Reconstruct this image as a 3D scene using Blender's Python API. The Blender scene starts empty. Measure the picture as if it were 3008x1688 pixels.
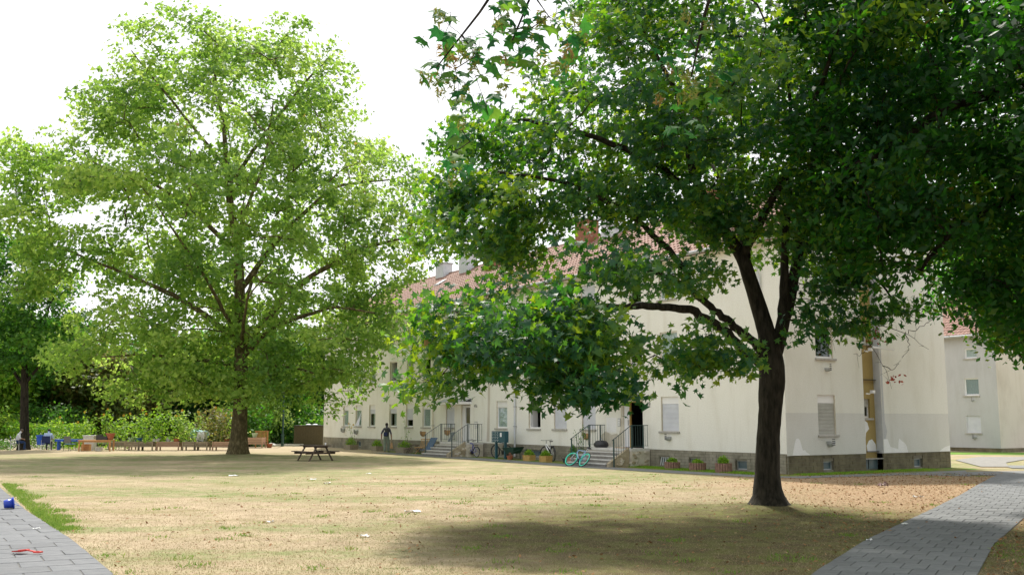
import bpy, bmesh, math, random
import numpy as np
from mathutils import Vector, Matrix, Euler

random.seed(7)
RNG = np.random.default_rng(11)
SC = bpy.context.scene
COL = SC.collection
PI = math.pi

# ------------------------------------------------------------------ camera, world, sun, exposure
cam = bpy.data.cameras.new('camera'); camo = bpy.data.objects.new('camera', cam); COL.objects.link(camo)
cam.lens = 35.0; cam.sensor_width = 36.0; cam.clip_start = 0.1; cam.clip_end = 1500
camo.location = (0, 0, 1.95); camo.rotation_euler = (math.radians(90 + 7.56), 0, 0)
SC.camera = camo

SUN_EL, SUN_AZ = 56.0, -6.0            # degrees; azimuth measured from +Y towards +X
sv = Vector((math.sin(math.radians(SUN_AZ)) * math.cos(math.radians(SUN_EL)),
             math.cos(math.radians(SUN_AZ)) * math.cos(math.radians(SUN_EL)), math.sin(math.radians(SUN_EL))))
W = bpy.data.worlds.new('World'); SC.world = W; W.use_nodes = True
wn = W.node_tree.nodes; wl = W.node_tree.links
bg = wn['Background']; bg.inputs['Strength'].default_value = 0.125
sky = wn.new('ShaderNodeTexSky'); sky.sky_type = 'NISHITA'; sky.sun_disc = False
sky.sun_elevation = math.radians(SUN_EL); sky.sun_rotation = math.radians(SUN_AZ); sky.dust_density = 4.0
mixw = wn.new('ShaderNodeMixRGB'); mixw.inputs['Fac'].default_value = 0.86
mixw.inputs['Color2'].default_value = (6.3, 6.3, 6.35, 1)      # thin bright cloud veil over the whole sky
wl.new(sky.outputs['Color'], mixw.inputs['Color1']); wl.new(mixw.outputs['Color'], bg.inputs['Color'])

sl = bpy.data.lights.new('sun', 'SUN'); sl.energy = 3.5; sl.angle = math.radians(3.5); sl.color = (1.0, 0.95, 0.86)
so = bpy.data.objects.new('sun', sl); COL.objects.link(so)
so.rotation_euler = (-sv).to_track_quat('-Z', 'Y').to_euler()

SC.view_settings.view_transform = 'Standard'; SC.view_settings.look = 'None'
SC.view_settings.gamma = 1.0; SC.view_settings.use_curve_mapping = False
SC.view_settings.exposure = 0.74
SC.render.engine = 'CYCLES'
SC.cycles.max_bounces = 8; SC.cycles.diffuse_bounces = 4; SC.cycles.transparent_max_bounces = 12

# ------------------------------------------------------------------ helpers
def tag(o, label=None, cat=None, group=None, kind=None):
    if label: o['label'] = label
    if cat: o['category'] = cat
    if group: o['group'] = group
    if kind: o['kind'] = kind
    return o

def empty(name, loc=(0, 0, 0), rz=0.0, parent=None):
    o = bpy.data.objects.new(name, None); COL.objects.link(o)
    o.location = loc; o.rotation_euler = (0, 0, rz); o.empty_display_size = 0.2
    if parent: o.parent = parent
    return o

class MB:
    def __init__(s): s.v = []; s.f = []; s.m = []
    def add(s, vs, fs, m=0, T=None):
        k = len(s.v)
        if T is not None: vs = [tuple(T(*p)) for p in vs]
        s.v.extend(vs); s.f.extend([tuple(i + k for i in f) for f in fs]); s.m.extend([m] * len(fs))
        return s
    def box(s, x0, x1, y0, y1, z0, z1, m=0, T=None):
        vs = [(x0,y0,z0),(x1,y0,z0),(x1,y1,z0),(x0,y1,z0),(x0,y0,z1),(x1,y0,z1),(x1,y1,z1),(x0,y1,z1)]
        return s.add(vs, [(0,3,2,1),(4,5,6,7),(0,1,5,4),(1,2,6,5),(2,3,7,6),(3,0,4,7)], m, T)
    def beam(s, a, b, w, h, m=0, up=(0, 0, 1)):
        a = Vector(a); b = Vector(b); d = (b - a).normalized(); u = Vector(up)
        if abs(d.dot(u)) > 0.98: u = Vector((1, 0, 0))
        x = d.cross(u).normalized() * (w / 2); z = x.cross(d).normalized() * (h / 2)
        vs = [tuple(p + i * x + j * z) for p in (a, b) for i, j in ((-1,-1),(1,-1),(1,1),(-1,1))]
        return s.add(vs, [(0,1,2,3),(7,6,5,4),(0,4,5,1),(1,5,6,2),(2,6,7,3),(3,7,4,0)], m)
    def tube(s, pts, r, n=8, m=0, cap=True):
        pts = [Vector(p) for p in pts]
        rr = r if isinstance(r, (list, tuple)) else [r] * len(pts)
        k = len(s.v); ref = None
        for i, p in enumerate(pts):
            d = (pts[min(i + 1, len(pts) - 1)] - pts[max(i - 1, 0)]).normalized()
            if ref is None:
                ref = Vector((0, 0, 1)) if abs(d.z) < 0.9 else Vector((1, 0, 0))
            x = d.cross(ref).normalized(); y = d.cross(x).normalized(); ref = -y if False else ref
            for j in range(n):
                a = 2 * PI * j / n
                s.v.append(tuple(p + rr[i] * (math.cos(a) * x + math.sin(a) * y)))
        for i in range(len(pts) - 1):
            for j in range(n):
                s.f.append((k + i*n + j, k + i*n + (j+1) % n, k + (i+1)*n + (j+1) % n, k + (i+1)*n + j)); s.m.append(m)
        if cap:
            s.f.append(tuple(k + j for j in reversed(range(n)))); s.m.append(m)
            e = k + (len(pts) - 1) * n
            s.f.append(tuple(e + j for j in range(n))); s.m.append(m)
        return s
    def lathe(s, prof, n=16, c=(0, 0, 0), m=0, close=True):
        k = len(s.v)
        for r, z in prof:
            for j in range(n):
                a = 2 * PI * j / n; s.v.append((c[0] + r * math.cos(a), c[1] + r * math.sin(a), c[2] + z))
        for i in range(len(prof) - 1):
            for j in range(n):
                s.f.append((k + i*n + j, k + i*n + (j+1) % n, k + (i+1)*n + (j+1) % n, k + (i+1)*n + j)); s.m.append(m)
        if close:
            s.f.append(tuple(k + j for j in reversed(range(n)))); s.m.append(m)
            e = k + (len(prof) - 1) * n; s.f.append(tuple(e + j for j in range(n))); s.m.append(m)
        return s
    def torus(s, R, r, n=28, k=6, m=0, T=None, sx=1.0):
        b = len(s.v); vs = []
        for i in range(n):
            a = 2 * PI * i / n
            for j in range(k):
                q = 2 * PI * j / k
                vs.append(((R + r * math.cos(q)) * math.cos(a), sx * r * math.sin(q), (R + r * math.cos(q)) * math.sin(a)))
        if T is not None: vs = [tuple(T(*p)) for p in vs]
        s.v.extend(vs)
        for i in range(n):
            for j in range(k):
                s.f.append((b + i*k + j, b + ((i+1) % n)*k + j, b + ((i+1) % n)*k + (j+1) % k, b + i*k + (j+1) % k)); s.m.append(m)
        return s
    def build(s, name, mats, parent=None, loc=None, rz=None, bevel=0, smooth=False, recalc=True):
        me = bpy.data.meshes.new(name); me.from_pydata(s.v, [], s.f)
        if not isinstance(mats, (list, tuple)): mats = [mats]
        for mt in mats: me.materials.append(mt)
        if len(mats) > 1: me.polygons.foreach_set('material_index', s.m)
        if recalc:
            bm = bmesh.new(); bm.from_mesh(me); bmesh.ops.recalc_face_normals(bm, faces=bm.faces)
            if bevel:
                bmesh.ops.bevel(bm, geom=list(bm.edges), offset=bevel, segments=1, affect='EDGES', clamp_overlap=True)
            bm.to_mesh(me); bm.free()
        if smooth: me.polygons.foreach_set('use_smooth', [True] * len(me.polygons))
        me.update()
        o = bpy.data.objects.new(name, me); COL.objects.link(o)
        if parent: o.parent = parent
        if loc is not None: o.location = loc
        if rz is not None: o.rotation_euler = (0, 0, rz)
        return o

def link_copy(src, parent=None, loc=None, rot=None, **props):
    o = src.copy(); COL.objects.link(o)
    o.parent = parent
    if loc is not None: o.location = loc
    if rot is not None: o.rotation_euler = rot
    return o

def kids(o): return [c for c in bpy.data.objects if c.parent == o]
def copy_tree(o, parent=None):
    c = o.copy(); COL.objects.link(c); c.parent = parent
    for ch in kids(o): copy_tree(ch, c)
    return c

def raw_mesh(name, V, F, tint=None, mat=None, parent=None, smooth=False):
    me = bpy.data.meshes.new(name)
    V = np.asarray(V, dtype=np.float32); F = np.asarray(F, dtype=np.int32)
    me.vertices.add(len(V)); me.vertices.foreach_set('co', V.ravel())
    me.loops.add(F.size); me.loops.foreach_set('vertex_index', F.ravel())
    me.polygons.add(len(F)); me.polygons.foreach_set('loop_start', np.arange(0, F.size, F.shape[1], dtype=np.int32))
    me.update(calc_edges=True); me.validate()
    if tint is not None:
        at = me.attributes.new('tint', 'FLOAT', 'POINT'); at.data.foreach_set('value', np.asarray(tint, dtype=np.float32))
    if mat: me.materials.append(mat)
    if smooth: me.polygons.foreach_set('use_smooth', [True] * len(me.polygons))
    o = bpy.data.objects.new(name, me); COL.objects.link(o)
    if parent: o.parent = parent
    return o

# ------------------------------------------------------------------ materials
def nodes(m): return m.node_tree.nodes, m.node_tree.links
def ramp(n, stops):
    r = n.new('ShaderNodeValToRGB'); e = r.color_ramp.elements
    while len(e) < len(stops): e.new(0.5)
    for el, (p, c) in zip(e, stops): el.position = p; el.color = (*c, 1)
    return r
def mat(name, c1, c2=None, rough=0.7, scale=8.0, detail=5, bump=0.0, bscale=None, metal=0.0, stops=None, stretch=None, objrand=0.0, spec=0.5):
    m = bpy.data.materials.new(name); m.use_nodes = True; n, l = nodes(m); b = n['Principled BSDF']
    b.inputs['Roughness'].default_value = rough; b.inputs['Metallic'].default_value = metal
    b.inputs['Specular IOR Level'].default_value = spec
    tc = n.new('ShaderNodeTexCoord'); src = tc.outputs['Object']
    if stretch:
        mp = n.new('ShaderNodeMapping'); mp.inputs['Scale'].default_value = stretch; l.new(src, mp.inputs['Vector']); src = mp.outputs['Vector']
    if c2 or stops:
        nz = n.new('ShaderNodeTexNoise'); nz.inputs['Scale'].default_value = scale; nz.inputs['Detail'].default_value = detail; nz.inputs['Roughness'].default_value = 0.6
        l.new(src, nz.inputs['Vector'])
        r = ramp(n, stops or [(0.35, c1), (0.65, c2)]); l.new(nz.outputs['Fac'], r.inputs['Fac']); col = r.outputs['Color']
    else:
        rg = n.new('ShaderNodeRGB'); rg.outputs[0].default_value = (*c1, 1); col = rg.outputs[0]
    if objrand:
        oi = n.new('ShaderNodeObjectInfo'); mr = n.new('ShaderNodeMapRange'); mr.inputs['To Min'].default_value = 1 - objrand; mr.inputs['To Max'].default_value = 1 + objrand
        l.new(oi.outputs['Random'], mr.inputs['Value'])
        vm = n.new('ShaderNodeVectorMath'); vm.operation = 'SCALE'; l.new(col, vm.inputs[0]); l.new(mr.outputs['Result'], vm.inputs['Scale']); col = vm.outputs['Vector']
    l.new(col, b.inputs['Base Color'])
    if bump:
        nb = n.new('ShaderNodeTexNoise'); nb.inputs['Scale'].default_value = bscale or scale * 4; nb.inputs['Detail'].default_value = 4
        l.new(src, nb.inputs['Vector'])
        bp = n.new('ShaderNodeBump'); bp.inputs['Strength'].default_value = bump; bp.inputs['Distance'].default_value = 0.02
        l.new(nb.outputs['Fac'], bp.inputs['Height']); l.new(bp.outputs['Normal'], b.inputs['Normal'])
    return m

def leaf_mat(name, stops, tstops, trans=0.45, rough=0.45, spec=0.3):
    rough = max(rough, .5)
    m = bpy.data.materials.new(name); m.use_nodes = True; n, l = nodes(m); b = n['Principled BSDF']
    b.inputs['Roughness'].default_value = rough; b.inputs['Specular IOR Level'].default_value = spec
    at = n.new('ShaderNodeAttribute'); at.attribute_name = 'tint'
    r1 = ramp(n, stops); r2 = ramp(n, tstops)
    l.new(at.outputs['Fac'], r1.inputs['Fac']); l.new(at.outputs['Fac'], r2.inputs['Fac'])
    l.new(r1.outputs['Color'], b.inputs['Base Color'])
    t = n.new('ShaderNodeBsdfTranslucent'); l.new(r2.outputs['Color'], t.inputs['Color'])
    mx = n.new('ShaderNodeMixShader'); mx.inputs['Fac'].default_value = trans
    l.new(b.outputs['BSDF'], mx.inputs[1]); l.new(t.outputs['BSDF'], mx.inputs[2])
    l.new(mx.outputs['Shader'], n['Material Output'].inputs['Surface'])
    return m

M = {}
M['plane_leaf'] = leaf_mat('plane_leaf', [(0, (.06,.135,.03)), (.5, (.135,.24,.05)), (.95, (.25,.37,.09)), (1, (.3,.22,.06))],
                           [(0, (.24,.46,.05)), (.5, (.48,.72,.10)), (.95, (.70,.85,.18)), (1, (.5,.35,.08))], .5, .42)
M['maple_leaf'] = leaf_mat('maple_leaf', [(0, (.006,.050,.038)), (.45, (.012,.080,.042)), (.94, (.04,.14,.022)), (1, (.20,.11,.03))],
                           [(0, (.06,.27,.012)), (.45, (.22,.50,.012)), (.94, (.58,.74,.02)), (1, (.4,.25,.03))], .44, .38, .5)
M['near_leaf'] = leaf_mat('near_leaf', [(0, (.014,.07,.04)), (.5, (.022,.10,.04)), (1, (.045,.14,.035))],
                          [(0, (.03,.22,.05)), (.5, (.09,.36,.04)), (1, (.28,.5,.04))], .45, .6, .12)
M['dark_leaf'] = leaf_mat('dark_leaf', [(0, (.005,.036,.010)), (.6, (.010,.055,.010)), (.94, (.035,.10,.010)), (1, (.26,.14,.03))],
                          [(0, (.03,.20,.008)), (.6, (.10,.40,.012)), (.94, (.42,.58,.03)), (1, (.5,.25,.04))], .46, .42, .35)
M['shrub_leaf'] = leaf_mat('shrub_leaf', [(0, (.04,.12,.025)), (.6, (.09,.22,.035)), (1, (.20,.33,.06))],
                           [(0, (.05,.20,.012)), (.6, (.14,.38,.02)), (1, (.36,.55,.05))], .5)
M['brown_leaf'] = leaf_mat('brown_leaf', [(0, (.07,.11,.02)), (.5, (.13,.14,.035)), (1, (.20,.14,.05))],
                           [(0, (.12,.24,.02)), (.5, (.26,.28,.05)), (1, (.34,.24,.08))], .5)
M['bright_leaf'] = leaf_mat('bright_leaf', [(0, (.08,.19,.02)), (.6, (.18,.34,.03)), (1, (.30,.42,.07))],
                            [(0, (.14,.36,.02)), (.6, (.36,.6,.03)), (1, (.55,.65,.1))], .5)
M['lawn_green'] = leaf_mat('lawn_green', [(0, (.08,.20,.025)), (.6, (.16,.30,.04)), (1, (.28,.34,.09))], [(0, (.12,.28,.03)), (1, (.4,.45,.1))], .35, .7, .2)
M['grass_blade'] = leaf_mat('grass_blade', [(0, (.40,.32,.21)), (.45, (.32,.26,.16)), (.75, (.24,.23,.11)), (1, (.12,.18,.05))],
                            [(0, (.4,.3,.15)), (.45, (.34,.27,.12)), (.7, (.25,.26,.08)), (1, (.15,.35,.04))], .25, .7, .2)
M['litter_leaf'] = leaf_mat('litter_leaf', [(0, (.16,.08,.035)), (.4, (.27,.14,.06)), (.8, (.38,.23,.11)), (1, (.45,.36,.2))],
                            [(0, (.15,.07,.02)), (1, (.4,.25,.1))], .15, .7, .2)
M['samara'] = leaf_mat('samara', [(0, (.10,.19,.03)), (.6, (.17,.23,.05)), (1, (.26,.17,.06))], [(0, (.25,.35,.05)), (1, (.4,.25,.08))], .4)
M['white_petal'] = leaf_mat('white_petal', [(0, (.7,.72,.66)), (1, (.8,.8,.78))], [(0, (.6,.6,.5)), (1, (.7,.7,.6))], .3)
M['yellow_petal'] = leaf_mat('yellow_petal', [(0, (.65,.36,.03)), (1, (.75,.55,.08))], [(0, (.6,.35,.03)), (1, (.7,.5,.05))], .3)
M['red_leaf'] = leaf_mat('red_leaf', [(0, (.22,.03,.02)), (1, (.35,.06,.03))], [(0, (.4,.05,.03)), (1, (.5,.1,.04))], .35)

M['bark_dark'] = mat('bark_dark', (.010,.009,.006), (.045,.038,.028), .9, 12, bump=1.0, bscale=26, stretch=(1,1,.25), spec=.2)
M['bark_plane'] = mat('bark_plane', None, rough=.9, scale=7, bump=.6, bscale=25, stops=[(.3, (.05,.042,.022)), (.5, (.10,.08,.04)), (.62, (.17,.14,.075)), (.75, (.26,.22,.13))], stretch=(1,1,.5), spec=.2)
M['bark_grey'] = mat('bark_grey', (.22,.19,.15), (.38,.34,.28), .9, 6, bump=.4)
M['stem_green'] = mat('stem_green', (.09,.15,.03), (.16,.22,.05), .7, 12)
M['twig_dry'] = mat('twig_dry', (.06,.04,.03), (.12,.09,.06), .9, 12)

def plaster(name, base, dark, band=None, bandc=None):
    m = bpy.data.materials.new(name); m.use_nodes = True; n, l = nodes(m); b = n['Principled BSDF']
    b.inputs['Roughness'].default_value = .9; b.inputs['Specular IOR Level'].default_value = .2
    tc = n.new('ShaderNodeTexCoord')
    nz = n.new('ShaderNodeTexNoise'); nz.inputs['Scale'].default_value = .7; nz.inputs['Detail'].default_value = 8; nz.inputs['Roughness'].default_value = .65
    mp = n.new('ShaderNodeMapping'); mp.inputs['Scale'].default_value = (1, 1, .45); l.new(tc.outputs['Object'], mp.inputs['Vector']); l.new(mp.outputs['Vector'], nz.inputs['Vector'])
    r = ramp(n, [(.32, dark), (.52, base), (1, base)]); l.new(nz.outputs['Fac'], r.inputs['Fac']); col = r.outputs['Color']
    ns = n.new('ShaderNodeTexNoise'); ns.inputs['Scale'].default_value = 3.0; ns.inputs['Detail'].default_value = 3
    ms = n.new('ShaderNodeMapping'); ms.inputs['Scale'].default_value = (.7, .7, .10); l.new(tc.outputs['Object'], ms.inputs['Vector']); l.new(ms.outputs['Vector'], ns.inputs['Vector'])
    rs = ramp(n, [(.22, (.76,.73,.66)), (.44, (1, 1, 1))]); l.new(ns.outputs['Fac'], rs.inputs['Fac'])
    mm = n.new('ShaderNodeMixRGB'); mm.blend_type = 'MULTIPLY'; mm.inputs['Fac'].default_value = .42; l.new(col, mm.inputs['Color1']); l.new(rs.outputs['Color'], mm.inputs['Color2']); col = mm.outputs['Color']
    gr = n.new('ShaderNodeTexNoise'); gr.inputs['Scale'].default_value = 26; gr.inputs['Detail'].default_value = 3; l.new(tc.outputs['Object'], gr.inputs['Vector'])
    rg = ramp(n, [(.3, (.86,.86,.85)), (.7, (1, 1, 1))]); l.new(gr.outputs['Fac'], rg.inputs['Fac'])
    m3 = n.new('ShaderNodeMixRGB'); m3.blend_type = 'MULTIPLY'; m3.inputs['Fac'].default_value = 1; l.new(col, m3.inputs['Color1']); l.new(rg.outputs['Color'], m3.inputs['Color2']); col = m3.outputs['Color']
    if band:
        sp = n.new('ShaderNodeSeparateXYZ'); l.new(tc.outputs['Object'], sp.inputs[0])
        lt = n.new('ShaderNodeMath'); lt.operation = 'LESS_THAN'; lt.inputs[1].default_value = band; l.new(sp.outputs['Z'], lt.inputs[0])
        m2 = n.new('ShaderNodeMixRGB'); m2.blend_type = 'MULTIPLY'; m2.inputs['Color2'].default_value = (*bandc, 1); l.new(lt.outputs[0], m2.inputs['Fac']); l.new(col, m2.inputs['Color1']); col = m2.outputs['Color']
    l.new(col, b.inputs['Base Color'])
    nb = n.new('ShaderNodeTexNoise'); nb.inputs['Scale'].default_value = 45; nb.inputs['Detail'].default_value = 3; l.new(tc.outputs['Object'], nb.inputs['Vector'])
    bp = n.new('ShaderNodeBump'); bp.inputs['Strength'].default_value = .5; bp.inputs['Distance'].default_value = .015
    l.new(nb.outputs['Fac'], bp.inputs['Height']); l.new(bp.outputs['Normal'], b.inputs['Normal'])
    return m
M['plaster'] = plaster('plaster', (.87,.86,.80), (.80,.79,.72))
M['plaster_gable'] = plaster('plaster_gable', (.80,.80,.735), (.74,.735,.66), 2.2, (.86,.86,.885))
M['plaster_yellow'] = plaster('plaster_yellow', (.42,.32,.13), (.34,.25,.10))
M['plaster_grey'] = plaster('plaster_grey', (.52,.53,.54), (.46,.465,.47))
M['plaster_pink'] = plaster('plaster_pink', (.66,.61,.54), (.56,.51,.44))
M['patch'] = plaster('patch', (.88,.88,.88), (.84,.84,.84))
M['reveal'] = mat('reveal', (.70,.66,.55), (.62,.57,.46), .9, 5)
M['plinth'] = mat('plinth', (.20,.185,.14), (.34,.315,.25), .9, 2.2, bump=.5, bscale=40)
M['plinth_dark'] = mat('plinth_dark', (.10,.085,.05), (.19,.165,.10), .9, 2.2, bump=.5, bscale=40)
M['mortar'] = mat('mortar', (.17,.155,.12), (.24,.22,.17), .95, 6)
M['rubble'] = mat('rubble', (.28,.23,.14), (.46,.40,.29), .9, 3, bump=.8, bscale=14)
M['rubble2'] = mat('rubble2', (.46,.42,.33), (.60,.56,.47), .9, 3, bump=.8, bscale=14)
M['tile'] = mat('tile', None, rough=.8, scale=3.5, bump=.3, stops=[(.3, (.17,.095,.07)), (.5, (.27,.15,.115)), (.7, (.36,.22,.17))])
M['brick'] = mat('brick', (.25,.10,.06), (.36,.16,.10), .9, 6)
M['zinc'] = mat('zinc', (.34,.36,.37), (.48,.50,.51), .55, 4, metal=.2)
M['zinc_light'] = mat('zinc_light', (.55,.58,.62), (.66,.68,.72), .6, 4)
M['white_frame'] = mat('white_frame', (.80,.80,.80), rough=.4)
M['shutter'] = mat('shutter', (.60,.62,.67), (.68,.70,.74), .55, 2)
M['shutter_grey'] = mat('shutter_grey', (.42,.42,.38), (.50,.50,.46), .6, 2)
M['sill'] = mat('sill', (.34,.33,.30), (.46,.44,.40), .85, 6)
M['curtain'] = mat('curtain', (.70,.74,.72), (.80,.82,.80), .9, 5, stretch=(8,8,1))
M['curtain_teal'] = mat('curtain_teal', (.30,.38,.40), (.42,.50,.52), .9, 5, stretch=(8,8,1))
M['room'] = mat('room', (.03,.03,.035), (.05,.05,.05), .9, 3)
M['concrete'] = mat('concrete', (.30,.29,.27), (.42,.40,.37), .9, 5, bump=.3)
M['stair_edge'] = mat('stair_edge', (.50,.49,.46), (.60,.59,.56), .85, 5)
M['stair'] = mat('stair', (.19,.18,.165), (.28,.265,.24), .9, 4, bump=.3)
M['rail'] = mat('rail', (.02,.055,.055), (.035,.075,.07), .5, 10)
M['rail_grey'] = mat('rail_grey', (.06,.085,.085), (.09,.115,.11), .5, 10)
M['teal'] = mat('teal', (.01,.10,.09), (.015,.13,.11), .45, 6)
M['door_white'] = mat('door_white', (.68,.69,.72), (.75,.75,.77), .5, 3)
M['door_glass'] = mat('door_glass', (.10,.08,.055), rough=.15)
M['mailbox'] = mat('mailbox', (.012,.075,.10), (.018,.09,.115), .4, 4)
M['label_white'] = mat('label_white', (.8,.8,.8), rough=.6)
M['chrome'] = mat('chrome', (.55,.56,.58), rough=.3, metal=.8)
M['rubber'] = mat('rubber', (.018,.018,.02), rough=.7)
M['black'] = mat('black', (.02,.02,.023), (.035,.035,.04), .5, 8)
M['blue_paint'] = mat('blue_paint', (.012,.04,.42), rough=.3)
M['white_paint'] = mat('white_paint', (.78,.79,.80), rough=.3)
M['mint'] = mat('mint', (.08,.66,.48), rough=.4)
M['pale_blue'] = mat('pale_blue', (.25,.42,.66), rough=.35)
M['terracotta'] = mat('terracotta', (.33,.10,.05), (.42,.15,.08), .8, 8)
M['palisade'] = mat('palisade', (.20,.11,.085), (.32,.20,.15), .9, 9, bump=.3)
M['ochre'] = mat('ochre', (.40,.25,.07), (.50,.33,.11), .85, 7, bump=.2)
M['planter_grey'] = mat('planter_grey', (.27,.23,.17), (.36,.31,.24), .9, 7, bump=.3)
M['soil'] = mat('soil', (.04,.03,.02), (.08,.055,.035), .95, 20)
M['wood_dark'] = mat('wood_dark', (.055,.038,.028), (.12,.085,.062), .75, 5, stretch=(1,8,8), bump=.3, objrand=.2)
M['wood_grey'] = mat('wood_grey', (.26,.205,.145), (.40,.33,.25), .85, 5, stretch=(1,1,8), bump=.3, objrand=.22)
M['wood_pink'] = mat('wood_pink', (.46,.28,.20), (.56,.37,.27), .8, 5, stretch=(1,1,8), objrand=.15)
M['wood_orange'] = mat('wood_orange', (.42,.20,.07), (.55,.29,.11), .6, 5, stretch=(1,8,8), objrand=.15)
M['wicker'] = mat('wicker', (.42,.25,.11), (.55,.35,.17), .8, 30)
M['blue_fabric'] = mat('blue_fabric', (.07,.12,.20), (.10,.16,.26), .85, 10)
M['navy'] = mat('navy', (.010,.02,.09), (.015,.03,.13), .7, 10)
M['royal'] = mat('royal', (.015,.08,.45), (.03,.12,.55), .6, 6)
M['mid_blue'] = mat('mid_blue', (.02,.09,.28), (.03,.12,.34), .7, 6)
M['grey_fabric'] = mat('grey_fabric', (.13,.13,.12), (.18,.18,.17), .85, 10)
M['tarp'] = mat('tarp', (.16,.36,.42), (.26,.48,.52), .6, 5, bump=.4)
M['sack'] = mat('sack', (.50,.50,.48), (.62,.62,.60), .85, 8, bump=.3)
M['pale_green'] = mat('pale_green', (.50,.62,.42), rough=.6)
M['dark_green_metal'] = mat('dark_green_metal', (.008,.04,.03), (.012,.06,.045), .5, 6)
M['shed'] = mat('shed', (.055,.045,.022), (.10,.08,.04), .9, 5, stretch=(6,6,1), bump=.4)
M['lamp_pole'] = mat('lamp_pole', (.015,.05,.045), (.03,.08,.07), .5, 6)
M['skin'] = mat('skin', (.34,.19,.12), (.40,.23,.15), .6, 10)
M['skin_dark'] = mat('skin_dark', (.27,.14,.09), (.34,.18,.12), .6, 10)
M['hair_dark'] = mat('hair_dark', (.02,.015,.012), rough=.8)
M['hair_grey'] = mat('hair_grey', (.12,.09,.07), rough=.8)
M['tshirt_white'] = mat('tshirt_white', (.66,.66,.74), (.74,.74,.80), .9, 10)
M['shirt_blue'] = mat('shirt_blue', (.36,.47,.74), (.46,.56,.80), .9, 10)
M['tee_dark'] = mat('tee_dark', (.085,.08,.115), (.12,.115,.15), .9, 10)
M['jeans'] = mat('jeans', (.012,.035,.11), (.02,.05,.15), .9, 10)
M['trouser_black'] = mat('trouser_black', (.012,.013,.03), rough=.9)
M['trouser_sage'] = mat('trouser_sage', (.20,.25,.21), (.26,.31,.26), .9, 10)
M['shoe'] = mat('shoe', (.03,.028,.028), rough=.7)
M['paper_bag'] = mat('paper_bag', (.50,.30,.16), (.60,.38,.22), .9, 8)
M['bucket_blue'] = mat('bucket_blue', (.015,.05,.42), rough=.32)
M['toy_red'] = mat('toy_red', (.66,.07,.06), rough=.4)
M['plastic_clear'] = mat('plastic_clear', (.72,.76,.82), (.80,.82,.86), .35, 9, bump=.4)
M['paper'] = mat('paper', (.74,.74,.72), (.80,.80,.78), .8, 9, bump=.4)
M['maroon'] = mat('maroon', (.10,.03,.03), (.45,.35,.32), .7, 9)
M['slab'] = mat('slab', (.125,.132,.142), (.165,.17,.178), .9, 5, bump=.3, bscale=60, objrand=.10)
M['slab_light'] = mat('slab_light', (.14,.147,.152), (.185,.19,.192), .9, 5, bump=.3, bscale=60, objrand=.10)
M['joint'] = mat('joint', (.09,.09,.085), (.17,.165,.15), .95, 12)
M['asphalt'] = mat('asphalt', (.15,.155,.155), (.20,.205,.20), .9, 3, bump=.3, bscale=60)
M['kerb'] = mat('kerb', (.50,.50,.48), (.62,.62,.60), .9, 6)
M['gravel'] = mat('gravel', (.19,.185,.17), (.25,.24,.22), .95, 4, bump=.3)

# glass that really lets light through
def glass():
    m = bpy.data.materials.new('window_glass'); m.use_nodes = True; n, l = nodes(m)
    t = n.new('ShaderNodeBsdfTransparent'); t.inputs['Color'].default_value = (.80,.84,.84,1)
    g = n.new('ShaderNodeBsdfGlossy'); g.inputs['Roughness'].default_value = .03; g.inputs['Color'].default_value = (.9,.95,.95,1)
    fr = n.new('ShaderNodeLayerWeight'); pw = n.new('ShaderNodeMath'); pw.operation = 'POWER'; pw.inputs[1].default_value = 3.0; l.new(fr.outputs['Facing'], pw.inputs[0])
    ad = n.new('ShaderNodeMath'); ad.operation = 'MULTIPLY_ADD'; ad.inputs[1].default_value = .45; ad.inputs[2].default_value = .05; l.new(pw.outputs[0], ad.inputs[0])
    mx = n.new('ShaderNodeMixShader'); l.new(ad.outputs[0], mx.inputs['Fac']); l.new(t.outputs[0], mx.inputs[1]); l.new(g.outputs[0], mx.inputs[2])
    l.new(mx.outputs[0], n['Material Output'].inputs['Surface']); return m
M['glass'] = glass()

# ------------------------------------------------------------------ building frame (s along the facade, t outwards to the lawn)
AZ = math.radians(32.842)
O = Vector((9.92, 36.38, 0)); S = Vector((-math.sin(AZ), math.cos(AZ), 0)); G = Vector((math.cos(AZ), math.sin(AZ), 0)); N = -G
BROT = math.atan2(S.y, S.x)
def BL(s, t, z=0.0): return O + S * s + N * t + Vector((0, 0, z))

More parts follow.
